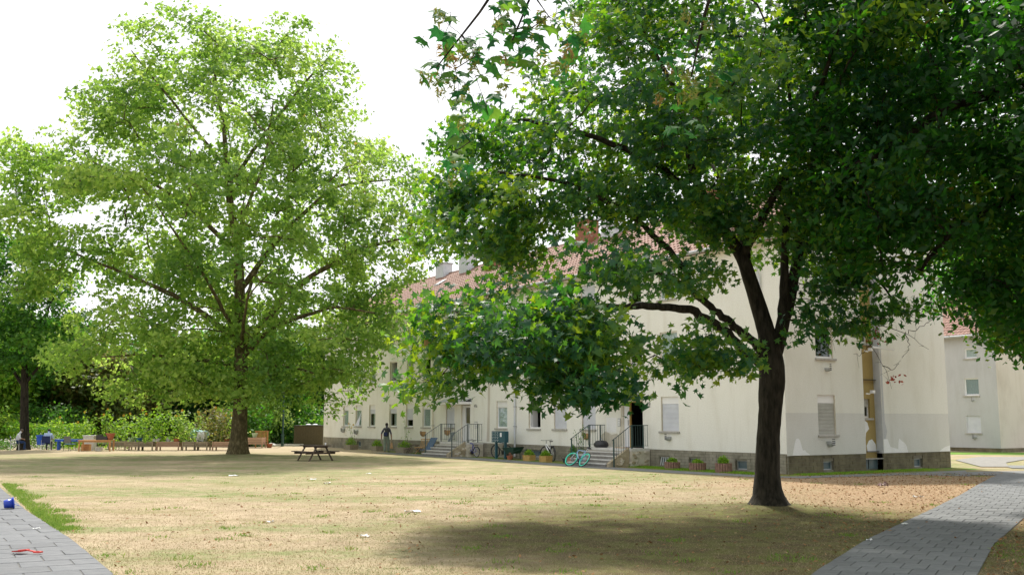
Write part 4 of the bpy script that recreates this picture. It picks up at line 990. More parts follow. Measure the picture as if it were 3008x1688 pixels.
maple = make_tree('maple_tree', 'dark forked maple tree standing on the lawn at right with its boughs reaching left', 'tree',
    [(5.66,22.33,-.1,.60),(5.66,22.33,.1,.44),(5.66,22.33,.3,.33),(5.64,22.33,.7,.27),(5.68,22.32,1.6,.245),(5.76,22.3,2.4,.26),(5.82,22.3,3.0,.28),(5.80,22.3,3.5,.24),(5.72,22.3,3.9,.20),(5.52,22.3,4.6,.17),(5.2,22.2,5.6,.145),(4.65,22.1,6.4,.12),(4.1,22,7.4,.09),(3.8,22,9.3,.06),(3.0,22,10.9,.03)],
    [L3([(5.86,3.35),(6.2,4.4),(6.5,5.6),(6.9,7.4),(7.3,9.3),(7.4,11.5)],22.3,.165,.03,.4), L3([(6.1,4.15),(6.14,5.1),(6.2,6.4),(6.4,7.9),(6.3,10.2)],22.3,.12,.03,-.4),
     LIMB_A,
     LIMB_B, L3([(4.6,6.4),(3.3,7.6),(1.5,8.2),(.1,8.3)],22.1,.10,.03,-1.5), L3([(3.7,5.2),(2.5,6.4),(1.0,7.0),(-.3,7.1)],21.2,.07,.025,-.8),
     L3([(6.7,6.9),(7.6,5.9),(7.9,5.2),(8.3,4.5)],22.4,.05,.02,-1), L3([(5.2,5.6),(6,7.5),(6.3,9.5)],22.2,.10,.03,-4), L3([(5.3,5.6),(5.4,7.5),(5,9.5)],22.2,.10,.03,4)],
    [dict(poly=MA, y0=22, thick=5.2, step=.80, layers=4, keep=.74, gaps=(2.1, .5, .66)), dict(poly=MBp, y0=17.2, thick=1.6, step=.50, layers=2, keep=.92), dict(poly=MC, y0=21, thick=1.2, step=.60, layers=2, keep=.55), dict(poly=[(4.2,6.4),(5.2,5.9),(6.2,5.5),(7.6,5.3),(8.3,5.6),(8.6,7.2),(4.2,7.2)], y0=22, thick=2.6, step=.7, layers=3, keep=.9),
     dict(poly=MD, y0=20, thick=1.2, step=.5, layers=2, keep=.66), dict(poly=[(-1.3,4.1),(-.6,4.7),(.5,4.9),(1.4,5.1),(2.2,5.0),(2.2,4.0),(1.4,4.0),(.5,3.7),(-.4,3.9)], y0=18, thick=1.0, step=.55, layers=2, keep=.34), dict(poly=ME, y0=21.5, thick=1.2, step=.62, layers=2, keep=.8), dict(poly=[(6.2,3.7),(6.9,4.15),(7.9,4.1),(8.2,3.85),(7.4,3.65),(6.7,3.5)], y0=21.2, thick=.5, step=.42, layers=1, keep=.9), dict(poly=[(-1.7,5.4),(-1.6,7),(2.6,7),(3.6,6.3),(3.2,5.7),(2.0,6.0),(.9,5.7),(.1,5.3),(-.8,5.1)], y0=21, thick=2, step=.7, layers=2, keep=.85)],
    M['maple_leaf'], M['bark_dark'], T_MAPLE_LOW, .098, 165, 33, spray_r=.40, clump_r=.68, flat=.55, sprays=9, twig_r=.006, flare=.3)
# bare hanging twigs and a few reddish leaves on the right-hand side of the maple
q = MB()
for pts in ([(7.4,21.4,4.3),(7.75,21.4,3.6),(7.95,21.4,3.1),(8.1,21.3,2.6)], [(7.9,21.4,4.0),(8.5,21.4,3.8),(9.0,21.4,3.45)], [(8.5,21.4,3.8),(8.55,21.4,3.5),(8.4,21.4,3.3)], [(7.1,21.4,4.2),(7.0,21.4,3.8),(6.8,21.4,3.4)],
            [(6.2,21.9,4.9),(7.0,21.6,4.95),(7.6,21.4,4.75)], [(7.95,21.4,3.1),(8.2,21.4,3.0),(8.35,21.4,3.2)], [(7.75,21.4,3.6),(7.5,21.4,3.3),(7.35,21.4,3.35)], [(8.5,21.4,3.8),(8.9,21.4,3.95),(9.1,21.4,4.1)]):
    pts = smooth_pts(resample(np.array(pts), 10)) + np.random.default_rng(len(q.v)).normal(0, .022, (10, 3)); q.tube([tuple(p) for p in pts], [.009 - .0007 * i for i in range(10)], 4)
    for k_ in (3, 6, 8): q.tube([tuple(pts[k_]), tuple(pts[k_] + np.random.default_rng(k_ + len(q.v)).normal(0, .14, 3))], [.004, .002], 3)
bt = q.build('bare_twigs', M['bark_dark'], maple); bt.location = -Vector((5.66, 22.33, -.1))
rgx = np.random.default_rng(5); P = np.concatenate([np.array([7.85,21.35,3.75]) + rgx.normal(0, .11, (26, 3)), np.array([8.15,21.3,2.85]) + rgx.normal(0, .10, (18, 3))]) - np.array([5.66, 22.33, -.1])
leaves('red_leaves', P, rgx.normal(size=(44, 3)), np.full(44, .045), T_OVAL, M['red_leaf'], maple)

# ---- the tree whose canopy covers the right-hand side
RT = [(5.9,12.5),(15,12.5),(16,3.2),(11.2,2.8),(10.3,3.0),(9.8,3.5),(9.4,4.0),(8.9,4.3),(8.4,4.6),(7.9,4.8),(7.6,4.8),(6.9,5.0),(6.3,5.7),(6.0,6.4),(5.8,7.8)]
make_tree('linden_tree', 'dark broad-crowned tree whose canopy hangs in from the right edge', 'tree',
    [(13.6,21,-.1,.42),(13.6,21,2,.33),(13.4,21,4.5,.28),(13.2,21,7,.22),(13.2,21,10,.14),(13.3,21,13,.05)],
    [[(13.2,21,8.3,.17),(11.6,20,8.6,.15),(10.2,19.4,8.7,.13),(8.7,19.1,8.1,.10),(7.1,19,7.1,.07),(6.1,19,6.5,.03)], [(13.4,21,5.6,.15),(11.5,20,6.8,.11),(10.0,19.4,6.4,.09),(8.6,19.2,5.6,.06),(7.9,19,4.8,.03)],
     [(13.2,21,9.6,.14),(11,19.5,10.6,.11),(9.7,19,10.6,.09),(8.0,18.8,10.0,.05),(7,18.8,9.4,.03)], [(13.4,21,4.8,.12),(12,20,5.0,.08),(10.6,19.3,4.2,.05),(9.8,19,3.6,.03)]],
    [dict(poly=RT, y0=19.2, thick=3.6, step=.84, layers=4, keep=.86, gaps=(1.7, 2.0, .68)), dict(poly=[(8.2,5.6),(14,5.2),(14.5,10.5),(8.5,10.5),(7.6,7.5)], y0=14.6, thick=1.6, step=.9, layers=2, keep=.9), dict(poly=[(13,5.0),(18,4.2),(19,12),(10,12.5),(10,7.5)], y0=25.5, thick=2.2, step=1.0, layers=2, keep=.9)],  # the region nearest the camera is unseen crown, added to block light
    M['dark_leaf'], M['bark_dark'], T_OVAL, .088, 210, 45, spray_r=.5, clump_r=.75, flat=.6, sprays=9, twig_r=.008)

# ---- a nearer maple: its trunk stands beside the camera, its low boughs hang into the top of the picture
near = empty('near_maple_tree', (3.6, -2.2, 0)); tag(near, 'near maple with large leaves and winged seed bunches hanging in from the top edge', 'tree')
nb = -np.array([3.6, -2.2, 0])
tr = resample(np.array([(3.6,-2.2,-.1,.34),(3.6,-2.2,2,.27),(3.5,-2.0,4,.24),(3.3,-1.6,6,.19),(3.3,-1.4,8.5,.12)]), 24); V, F = bark_tube(smooth_pts(tr[:, :3]) + nb, tr[:, 3], 14, .05, 3, .3); raw_mesh('trunk', V, F, mat=M['bark_dark'], parent=near, smooth=True)
for i, lb in enumerate([[(3.4,-1.8,5,.13),(2.2,1,6.3,.09),(1.0,4.5,6.3,.05),(.3,6.6,5.6,.02),(-.2,7.0,4.9,.009),(-.55,7.0,4.5,.005)], [(3.4,-1.8,5.2,.12),(2.8,2,6.6,.08),(2.0,6,6.4,.04),(1.5,7.4,5.3,.015),(1.4,7.5,4.6,.006)], [(1.0,4.5,6.3,.03),(.6,6.4,5.9,.02),(.2,7,5.2,.010),(.0,7,4.7,.006)]]):
    L = resample(np.array(lb), 22); V, F = bark_tube(smooth_pts(L[:, :3]) + nb, L[:, 3], 8, .05, i + 50); raw_mesh('branch', V, F, mat=M['bark_dark'], parent=near, smooth=True)
rgc = np.random.default_rng(44); CP = []  # unseen overhead crown and its branches, added to keep skylight off the foreground
cen = np.stack([rgc.uniform(-1, 14, 560), rgc.uniform(-4, 13, 560), np.zeros(560)], 1); cen[:, 2] = np.maximum(8.2, 3.2 + .5 * np.maximum(cen[:, 1], 0)) + rgc.uniform(.6, 4.2, 560); cen = cen[(cen[:, 0] > -2 + .25 * np.maximum(cen[:, 1], 0))]
for c in cen: CP.append(c + rgc.normal(0, .42, (70, 3)))
CP = np.concatenate(CP); leaves('crown', CP + nb, np.array([0, 0, .8]) + rgc.normal(0, .6, CP.shape), np.full(len(CP), .11), T_PLANE, M['near_leaf'], near, seed=45)
tw0 = MB(); hub = np.array([(3.3, -1.4, 8.5)])
for c in cen[np.argsort(np.linalg.norm(cen - hub[0], axis=1))]:
    a_ = hub[np.argmin(np.linalg.norm(hub - c, axis=1))]; tw0.tube([tuple(a_ + nb), tuple((a_ + c) / 2 + nb + (0, 0, .1)), tuple(c + nb)], [.03, .02, .012], 4); hub = np.vstack([hub, c])
o = tw0.build('unseen_crown_branches', M['bark_dark'], near, recalc=False); o['kind'] = 'stuff'
N1 = [(-.72,4.68),(-.45,4.82),(-.15,4.72),(-.06,4.45),(-.12,4.15),(-.42,4.2),(-.62,4.4)]; N2 = [(-.25,5.1),(.5,5.2),(.58,4.75),(.3,4.42),(.05,4.5),(-.15,4.75)]
N3 = [(1.12,5.1),(1.6,5.1),(1.7,4.7),(1.55,4.15),(1.3,4.25),(1.12,4.6)]; N4 = [(-.55,4.3),(-.36,4.4),(-.36,3.98),(-.52,3.82)]
lv = []
for v_ in range(3):   # three leaf shapes, shared by all single leaves
    rg = np.random.default_rng(60 + v_); k = len(T_MAPLE); tx = np.r_[0, T_MAPLE[:, 0]]; ty = np.r_[0, T_MAPLE[:, 1]] ; tz = -.22 * np.abs(tx) - .16 * ty ** 2 + rg.normal(0, .04, k + 1)
    V = np.stack([tx, ty, tz], 1); F = np.array([[0, i + 1, (i + 1) % k + 1] for i in range(k)])
    o = raw_mesh('leaf', V, F, np.full(k + 1, [.15, .5, .9][v_]), M['near_leaf']); lv.append(o)
rg = np.random.default_rng(8); cnt = 0; tw = MB(); clusters = []
for poly, y, n in ((N1, 7.0, 84), (N2, 7.0, 112), (N3, 7.5, 62), (N4, 8.0, 22)):
    A = np.array(poly); c = A.mean(0); k = 0
    while k < n:
        x, z = rg.uniform(A[:, 0].min(), A[:, 0].max()), rg.uniform(A[:, 1].min(), A[:, 1].max())
        if not in_poly(poly, np.array([x]), np.array([z]))[0]: continue
        yy = y + rg.normal(0, .22); nn = Vector((rg.normal(0, .5), -.55 + rg.normal(0, .35), .55 + rg.normal(0, .3))).normalized()
        src = lv[rg.integers(3)]
        o = src if src.parent is None else src.copy()
        if o is not src: COL.objects.link(o)
        o.parent = near; o.location = (x + nb[0], yy + nb[1], z + nb[2])
        qd = nn.to_track_quat('Z', 'Y') @ Euler((0, 0, rg.uniform(0, 6.28) if rg.random() < .3 else PI + rg.normal(0, .7))).to_quaternion(); o.rotation_euler = qd.to_euler(); s_ = .085 * rg.uniform(.55, 1.25); o.scale = (s_ * rg.uniform(.8, 1.1), s_, s_ * rg.uniform(.4, 2.2))
        if k == 0: nds = np.array([(c[0], y, c[1] + .25), (c[0] + .1, y, c[1] + .1), (c[0] - .05, y, c[1])]); tw.tube([tuple(p + nb) for p in nds], [.007, .006, .004], 4)
        me_ = np.array([x, yy, z + .02]); a_ = nds[np.argmin(np.linalg.norm((nds - me_) * (1, .5, 1), axis=1))]
        tw.tube([tuple(a_ + nb), tuple((a_ + me_) / 2 + nb + rg.normal(0, .012, 3)), tuple(me_ + nb)], [.0028, .002, .0012], 3); nds = np.vstack([nds, me_])
        if k % 7 == 3: clusters.append((x + nb[0], yy + nb[1] - .05, z - .05))
        k += 1
o = tw.build('twigs', M['bark_dark'], near, recalc=False); o['kind'] = 'stuff'
for i, (x, y, z) in enumerate(clusters):
    n = 26; a = rg.uniform(0, 6.28, n); P = np.array([x, y, z]) + np.stack([np.cos(a) * .03, np.sin(a) * .03, rg.uniform(-.07, .03, n)], 1)
    nn = rg.normal(size=(n, 3)); nn[:, 1] -= .8
    leaves('seed_cluster', P, nn, np.full(n, .026) * rg.uniform(.8, 1.3, n), T_LONG, M['samara'], near, seed=i, kind='stuff', tint=np.clip(rg.beta(1.6, 2, n) + (.6 if i % 6 == 0 else 0), 0, 1))

# ---- simple tree for the background
def bg_tree(label, x, y, h, w, seed, lm='shrub_leaf', T=T_OVAL, z0=1.6, bark='bark_dark', tr=.2, leaf=.16, n=90, cat='tree', name='background_tree', group='trees beyond the garden beds', layers=3, step=1.3, thick=None, tint=0.0):
    rg = np.random.default_rng(seed); poly = []
    for k in range(18):
        a = 2 * PI * k / 18; r = rg.uniform(.84, 1.08); poly.append((x + w / 2 * r * math.cos(a), z0 + (h - z0) / 2 + (h - z0) / 2 * r * math.sin(a)))
    return make_tree(name, label, cat, [(x, y, -.1, tr * 1.3), (x, y, 1, tr), (x + rg.normal(0, .2), y, h * .5, tr * .6), (x + rg.normal(0, .3), y, h * .85, tr * .2)],
        [L3([(x, h * .3), (x - w * .2, h * .5), (x - w * .32, h * .6)], y, tr * .5, .03), L3([(x, h * .35), (x + w * .2, h * .55), (x + w * .32, h * .7)], y, tr * .5, .03)],
        [dict(poly=poly, y0=y, thick=thick or w * .38, step=step, layers=layers, keep=.95)], M[lm], M[bark], T, leaf * 1.25, n * 1.9, seed, group=group, spray_r=.8, clump_r=1.0, flat=.7, sprays=8, trunk_n=9, twig_r=.010, tint_shift=tint)

make_tree('small_maple_tree', 'slender dark green tree at the left edge, its trunk behind the seated man in white', 'tree',
    [(-32.0,66,-.1,.34),(-32.0,66,1.3,.27),(-32.2,66,4.7,.22),(-32.4,66,7.3,.15),(-32.8,66,11.3,.07)],
    [L3([(-32.2,4.0),(-33.5,6.0),(-35,7.5)],66,.11,.04), L3([(-32.2,4.2),(-31.2,5.6),(-30.0,6.6)],66,.11,.04), L3([(-32.4,7),(-31,9),(-30.4,10.5)],66,.08,.03)],
    [dict(poly=[(-37.8,14.5),(-33.0,15.2),(-30.8,12.9),(-29.2,9.7),(-28.6,7.3),(-29.8,5.4),(-32.2,4.8),(-35.4,4.4),(-38.1,8.6)], y0=66, thick=3.6, step=1.35, layers=3, keep=.9)],
    M['shrub_leaf'], M['bark_dark'], T_PLANE, .16, 170, 77, spray_r=.7, clump_r=1.0, flat=.6, sprays=8, twig_r=.010)

BG = [('pale grey trunked tree at the far left edge beyond the garden', -38.8, 76, 9.5, 6, 'bright_leaf', 'bark_grey', 2.8, .0),
      ('leaning grey trunked tree just right of the far left trunk', -37.6, 77, 8.0, 5, 'shrub_leaf', 'bark_grey', 2.6, .1),
      ('brownish small tree behind the hedge, left of the dark green crowns', -34.6, 80, 8.2, 7.5, 'brown_leaf', 'bark_dark', 1.0, .0),
      ('dark green round tree behind the second seated man', -39.5, 86, 10.6, 9, 'shrub_leaf', 'bark_dark', 1.4, -.05),
      ('brown-tinged tree behind the wooden table and flower pots', -30.6, 78, 7.4, 7.5, 'brown_leaf', 'bark_dark', .8, -.1),
      ('dark dense tree behind the tallest sunflowers', -27.6, 83, 9.6, 9, 'shrub_leaf', 'bark_dark', 1.2, -.1),
      ('mid green tree directly behind the trunk of the big plane tree', -23.0, 84, 9.6, 8.5, 'shrub_leaf', 'bark_dark', 1.0, .05),
      ('deep green tree between the plane trunk and the lamp post', -20.3, 82, 8.8, 7, 'shrub_leaf', 'bark_dark', .6, -.05),
      ('very dark tree touching the left end of the cream building', -20.5, 92, 10.5, 8, 'shrub_leaf', 'bark_dark', .6, -.15),
      ('dark green tree behind the brown bin enclosure', -17.2, 94, 9.8, 8, 'shrub_leaf', 'bark_dark', .6, -.1),
      ('tall pale green tree on the far left beyond the garden', -47, 90, 12.5, 10, 'bright_leaf', 'bark_grey', 2.0, -.1)]
for i, (lab, x, y, h, w, lm, bk, z0, ti) in enumerate(BG): bg_tree(lab, x, y, h, w, 200 + i, lm=lm, bark=bk, z0=z0, tint=ti, n=80, leaf=.17)
bg_tree('yellow-green tree at the right edge in front of the grey block', 19.0, 34.5, 8.8, 7.6, 230, lm='dark_leaf', z0=4.2, leaf=.085, n=120, step=.9, layers=3, tr=.14, group=None, name='roadside_tree', tint=.2)
bg_tree('tree crown rising beyond the far grey block at right', 40, 78, 13, 11, 231, lm='shrub_leaf', z0=2, leaf=.2, n=90, step=1.5, group=None, name='distant_tree')
for i, (lab, x, y, w, h, lm) in enumerate([
    ('dark low bush under the trees right of the plane trunk', -18.4, 80, 3.4, 2.8, 'shrub_leaf'), ('bluish green bush close behind the plane trunk', -19.3, 74, 2.6, 3.0, 'shrub_leaf'),
    ('bright leafy bush above the wooden bench', -19.6, 78, 3.2, 3.6, 'plane_leaf'), ('dark bush beside the brown bin enclosure', -17.2, 84.5, 4.5, 3.2, 'shrub_leaf'),
    ('dark bush below the brownish trees at left', -34, 76, 5.5, 3.0, 'shrub_leaf'), ('brown-green bush behind the raised beds', -21.5, 74.5, 4.5, 2.8, 'brown_leaf'), ('light green bush at the far left behind the white flowers', -37, 72, 4.5, 2.3, 'bright_leaf')]):
    bg_tree(lab, x, y, h, w, 260 + i, lm=lm, z0=.15, leaf=.12, n=80, cat='bush', name='bush', tr=.06, step=.9, layers=2, group='bushes under the trees')

rg = np.random.default_rng(310); n = 42000; x = rg.uniform(-75, -8, n); top = 7.5 + 1.8 * np.sin(x * .45) + 1.2 * np.sin(x * 1.1 + 1); z = rg.random(n) ** .8 * top; y = 104 + rg.normal(0, 2.5, n)
o = leaves('distant_wood', np.stack([x, y, z], 1), np.array([0, -.4, .5]) + rg.normal(0, .6, (n, 3)), np.full(n, .33), T_OVAL, M['shrub_leaf'], None, seed=311, tint=np.clip(rg.beta(2, 3, n) + .15 * np.sin(x * .8 + z), 0, 1)); tag(o, 'dark green wood closing the view far behind the garden', 'trees', kind='stuff')
# ------------------------------------------------------------------ hedge behind the garden
def hedge(label, x0, x1, y, h, d, lm, seed):
    rg = np.random.default_rng(seed); root = empty('hedge', ((x0 + x1) / 2, y, 0)); tag(root, label, 'hedge')
    n = int((x1 - x0) * (h * 2 + d) * 95); L = x1 - x0
    P = np.stack([rg.uniform(-L / 2, L / 2, n), rg.uniform(-d / 2, d / 2, n), rg.uniform(.05, h, n)], 1)
    face = rg.random(n); P[face < .5, 1] = -d / 2 + rg.normal(0, .06, (face < .5).sum()); P[face > .75, 2] = h + rg.normal(0, .06, (face > .75).sum())
    Nn = rg.normal(size=(n, 3)) + np.array([0, -.5, .6]); leaves('foliage', P, Nn, np.full(n, .09) * rg.uniform(.7, 1.3, n), T_OVAL, M[lm], root, seed=seed)
    q = MB(); 
    for i in range(int(L / .8)): q.tube([(-L / 2 + .4 + i * .8, 0, 0), (-L / 2 + .4 + i * .8, 0, h * .8)], .02, 4)
    q.build('stems', M['bark_dark'], root)
hedge('sunlit clipped hedge behind the blue bench and seated men', -35.4, -29.6, 71.0, 1.55, 1.0, 'bright_leaf', 301)
hedge('darker clipped hedge section in front of the sunlit hedge', -33.0, -30.2, 69.6, 1.35, .9, 'shrub_leaf', 302)

# ================================================================== grass blades and fallen leaves
def scatter(n, x0, x1, y0, y1, rg, pw=1.6):
    y = y0 + (y1 - y0) * rg.random(n) ** pw; x = rg.uniform(-1, 1, n) * (y * .56 + .6); return x, y
def mask_off(x, y):
    k = in_poly([(p[0], p[1]) for p in LP], x, y) | in_poly(RP, x, y); return ~k
rg = np.random.default_rng(91)
n = 260000; x, y = scatter(n, 0, 0, 11.2, 42, rg, 1.6); k = mask_off(x, y); x, y = x[k], y[k]; n = len(x)
z = ground_h(x, y); hgt = rg.uniform(.012, .034, n) * (1 + .8 * (rg.random(n) < .05)) * np.clip(1.15 - y / 42, .2, 1); ang = rg.uniform(0, 6.28, n); wid = rg.uniform(.0015, .004, n) * (1 + y / 30)
lean = rg.normal(0, 1, (n, 2)) * hgt[:, None] * .9
A = np.stack([x - np.cos(ang) * wid, y - np.sin(ang) * wid, z], 1); B = np.stack([x + np.cos(ang) * wid, y + np.sin(ang) * wid, z], 1); Cc = np.stack([x + lean[:, 0], y + lean[:, 1], z + hgt], 1)
V = np.stack([A, B, Cc], 1).reshape(-1, 3); F = np.arange(len(V)).reshape(-1, 3)
patchy = .5 + .5 * np.sin(x * 1.3 + 2 * np.sin(y * .7)) * np.sin(y * .9 + 1.5 * np.sin(x * .5)); t = np.clip(rg.beta(1.5, 3.0, n) + .28 * (patchy > .82), 0, 1)
g = (rg.random(n) < .05) * .35; t = np.clip(t + g, 0, 1)
o = raw_mesh('dry_grass', V, F, np.repeat(t, 3), M['grass_blade']); tag(o, 'short dry straw coloured grass covering the lawn', 'grass', kind='stuff')
# green strip beside the left path, tufts elsewhere
n = 7000; u = rg.random(n); px = np.interp(u, [0, .5, 1], [-15.6, -10.55, -8.0]); py = np.interp(u, [0, .5, 1], [31, 22.2, 18.0]); wd = .22 + .42 * np.sin(u * PI) ** .5; wd = wd * (.55 + .5 * np.sin(u * 37) * np.sin(u * 11 + 1)); sd = rg.random(n) ** 1.6 * wd * 1.2 + np.abs(rg.normal(0, .12, n)) * (rg.random(n) < .3)
x = px + sd * .86; y = py + sd * .5 + rg.normal(0, .05, n); hgt = rg.uniform(.02, .075, n)
n2 = 5000; cx = rg.uniform(-1, 1, 130) ; cyy = 11.5 + 26 * rg.random(130) ** 1.4; cx = cx * (cyy * .52); ii = rg.integers(0, 130, n2); x2 = cx[ii] + rg.normal(0, .12, n2); y2 = cyy[ii] + rg.normal(0, .12, n2)
k = mask_off(x2, y2); x2, y2 = x2[k], y2[k]
x = np.r_[x, x2]; y = np.r_[y, y2]; hgt = np.r_[hgt, rg.uniform(.02, .06, len(x2))]; n = len(x); ang = rg.uniform(0, 6.28, n); wid = rg.uniform(.006, .012, n); lean = rg.normal(0, 1, (n, 2)) * hgt[:, None] * .6; z = ground_h(x, y)
V = np.stack([np.stack([x - np.cos(ang) * wid, y - np.sin(ang) * wid, z], 1), np.stack([x + np.cos(ang) * wid, y + np.sin(ang) * wid, z], 1), np.stack([x + lean[:, 0], y + lean[:, 1], z + hgt], 1)], 1).reshape(-1, 3)
o = raw_mesh('green_grass', V, np.arange(len(V)).reshape(-1, 3), np.repeat(rg.beta(2, 2, n), 3), M['lawn_green']); tag(o, 'bright green grass strip beside the left path and in tufts', 'grass', kind='stuff')
# weeds along the wall foot
n = 16000; u = rg.random(n); side = rg.random(n) < .45
pts = np.where(side[:, None], np.array([np.array(BL(0, 0))[:2]]) + (-.25 - .75 * rg.random((n, 1))) * np.array(S)[:2] + rg.uniform(-.0, 7.5, (n, 1)) * np.array(G)[:2],
               np.array([np.array(BL(0, 0))[:2]]) + rg.uniform(.2, 8, (n, 1)) * np.array(S)[:2] + (.25 + .9 * rg.random((n, 1))) * np.array(N)[:2])
x, y = pts[:, 0], pts[:, 1]; hgt = rg.uniform(.02, .07, n); ang = rg.uniform(0, 6.28, n); wid = rg.uniform(.008, .015, n); lean = rg.normal(0, 1, (n, 2)) * hgt[:, None] * .6; z = np.full(n, .004)
V = np.stack([np.stack([x - np.cos(ang) * wid, y - np.sin(ang) * wid, z], 1), np.stack([x + np.cos(ang) * wid, y + np.sin(ang) * wid, z], 1), np.stack([x + lean[:, 0], y + lean[:, 1], z + hgt], 1)], 1).reshape(-1, 3)
o = raw_mesh('wall_foot_grass', V, np.arange(len(V)).reshape(-1, 3), np.repeat(rg.beta(2, 2, n), 3), M['bright_leaf']); tag(o, 'green weeds and grass at the foot of the building wall', 'grass', kind='stuff')
# fallen leaves
n = 34000; y = 11.3 + 26 * rg.random(n) ** 1.5; x = rg.uniform(-2, 1, n) * 0 + rg.uniform(1.5, 20, n); dens = np.clip((x - (2 + y * .12)) / 6, 0.02, 1); k = (rg.random(n) < dens) & (x < y * .56 + 1); x, y = x[k], y[k]
k = ~in_poly(RP, x, y) | (rg.random(len(x)) < .02); x, y = x[k], y[k]
xx = rg.uniform(-8, 8, 2500); yy = 11.3 + 24 * rg.random(2500); k = mask_off(xx, yy); x = np.r_[x, xx[k]]; y = np.r_[y, yy[k]]; n = len(x)
P = np.stack([x, y, ground_h(x, y) + rg.uniform(.008, .03, n)], 1); Nn = np.array([0, 0, 1.]) + rg.normal(0, .35, (n, 3))
o = leaves('fallen_leaves', P, Nn, rg.uniform(.018, .048, n), T_OVAL, M['litter_leaf'], None, seed=92); tag(o, 'brown fallen leaves strewn over the lawn by the right path', 'leaves', kind='stuff')

# ================================================================== people
def skin_figure(name, J, E, mats, parent, levels=1):
    """J: joint -> (x,y,z,r); E: (a,b,matindex)"""
    names = list(J); me = bpy.data.meshes.new(name + '_rig'); me.from_pydata([J[k][:3] for k in names], [(names.index(a), names.index(b)) for a, b, _ in E], [])
    o = bpy.data.objects.new(name + '_rig', me); COL.objects.link(o); sm = o.modifiers.new('skin', 'SKIN'); sm.use_smooth_shade = True
    for i, k in enumerate(names):
        sv_ = me.skin_vertices[0].data[i]; r = J[k][3]; sv_.radius = (r, r) if not isinstance(r, tuple) else r; sv_.use_root = (i == 0)
    ss = o.modifiers.new('sub', 'SUBSURF'); ss.levels = levels; ss.render_levels = levels
    dg = bpy.context.evaluated_depsgraph_get(); ev = bpy.data.meshes.new_from_object(o.evaluated_get(dg)); bpy.data.objects.remove(o); ev.name = name
    ev.materials.clear()
    for m in mats: ev.materials.append(m)
    segs = [(Vector(J[a][:3]), Vector(J[b][:3]), mi, max(J[a][3] if not isinstance(J[a][3], tuple) else J[a][3][0], .02)) for a, b, mi in E]
    for p in ev.polygons:
        c = p.center; best = 9; bi = 0
        for a, b_, mi, r in segs:
            ab = b_ - a; t = max(0, min(1, (c - a).dot(ab) / max(ab.length_squared, 1e-6))); dd = (c - a - ab * t).length / r
            if dd < best: best, bi = dd, mi
        p.material_index = bi; p.use_smooth = True
    q = bpy.data.objects.new(name, ev); COL.objects.link(q); q.parent = parent; return q
def add_fingers(E, J, hand, d, mi):
    for i, off in enumerate((-.03, -.01, .01, .03)):
        h = J[hand]; k = f'{hand}f{i}'; J[k] = (h[0] + off * .6, h[1] + off, h[2] - .07 - .01 * (i in (1, 2)), .009); E.append((hand, k, mi))
    h = J[hand]; J[hand + 't'] = (h[0] + d * .01, h[1] + .045, h[2] - .03, .010); E.append((hand, hand + 't', mi))

# man walking away (faces +Y), stride, paper bag in right hand
pr = empty('person', (-7.64, 61.25, 0), math.radians(-4)); tag(pr, 'man in grey t-shirt and sage trousers walking away past the building', 'person')
J = dict(pelvis=(0,0,.93,.155), belly=(0,.0,1.08,.15), chest=(0,.02,1.30,.175), neckb=(0,.03,1.45,.075), neck=(0,.05,1.52,.06), head=(0,.08,1.63,.095), top=(0,.08,1.70,.08),
         shL=(-.17,.02,1.40,.07), elL=(-.29,-.05,1.14,.055), wrL=(-.31,.05,.93,.04), haL=(-.315,.05,.86,.032), shR=(.17,.02,1.40,.07), elR=(.28,-.02,1.13,.055), wrR=(.30,.04,.91,.04), haR=(.295,.06,.84,.032),
         hiL=(-.09,.0,.88,.12), knL=(-.10,.06,.50,.085), anL=(-.09,-.10,.12,.065), toL=(-.09,.04,.05,.04), hiR=(.09,0,.88,.12), knR=(.10,.10,.50,.085), anR=(.09,.16,.09,.06), toR=(.09,.32,.045,.04))
E = [('pelvis','belly',0),('belly','chest',0),('chest','neckb',0),('neckb','neck',2),('neck','head',2),('head','top',2),('chest','shL',0),('shL','elL',0),('elL','wrL',2),('wrL','haL',2),('chest','shR',0),('shR','elR',0),('elR','wrR',2),('wrR','haR',2),
     ('pelvis','hiL',1),('hiL','knL',1),('knL','anL',1),('anL','toL',3),('pelvis','hiR',1),('hiR','knR',1),('knR','anR',1),('anR','toR',3)]
add_fingers(E, J, 'haL', 1, 2); add_fingers(E, J, 'haR', -1, 2)
skin_figure('body', J, E, [M['tee_dark'], M['trouser_sage'], M['skin_dark'], M['shoe']], pr, 2)
q = MB(); q.lathe([(.001,.10),(.05,.092),(.085,.05),(.095,0),(.088,-.05),(.06,-.07)], 12, (0, .035, 1.665)); q.build('hair', M['hair_dark'], pr, smooth=True)
bp_ = empty('backpack', (-7.64, 61.10, 1.22), math.radians(-4)); tag(bp_, 'dark backpack on the walking man\'s back', 'backpack')
q = MB(); q.box(-.15,.15,-.14,.04,-.27,.22); q.build('bag', M['black'], bp_, bevel=.05, smooth=True); q = MB(); q.box(-.11,.11,-.20,-.142,-.24,-.02); q.build('pocket', M['navy'], bp_, bevel=.02)
for x in (-.11, .11): q = MB(); q.tube([(x, .03, .20), (x, .12, .26), (x * 1.1, .26, .20)], .018, 6); q.build('strap', M['black'], bp_)
q = MB(); q.box(-.10,-.06,-.15,-.146,.0,.10); q.build('reflective_tab', M['label_white'], bp_)
bag = empty('paper_bag', (-7.33, 61.3, .38)); tag(bag, 'tan paper bag hanging from the walking man\'s right hand', 'bag')
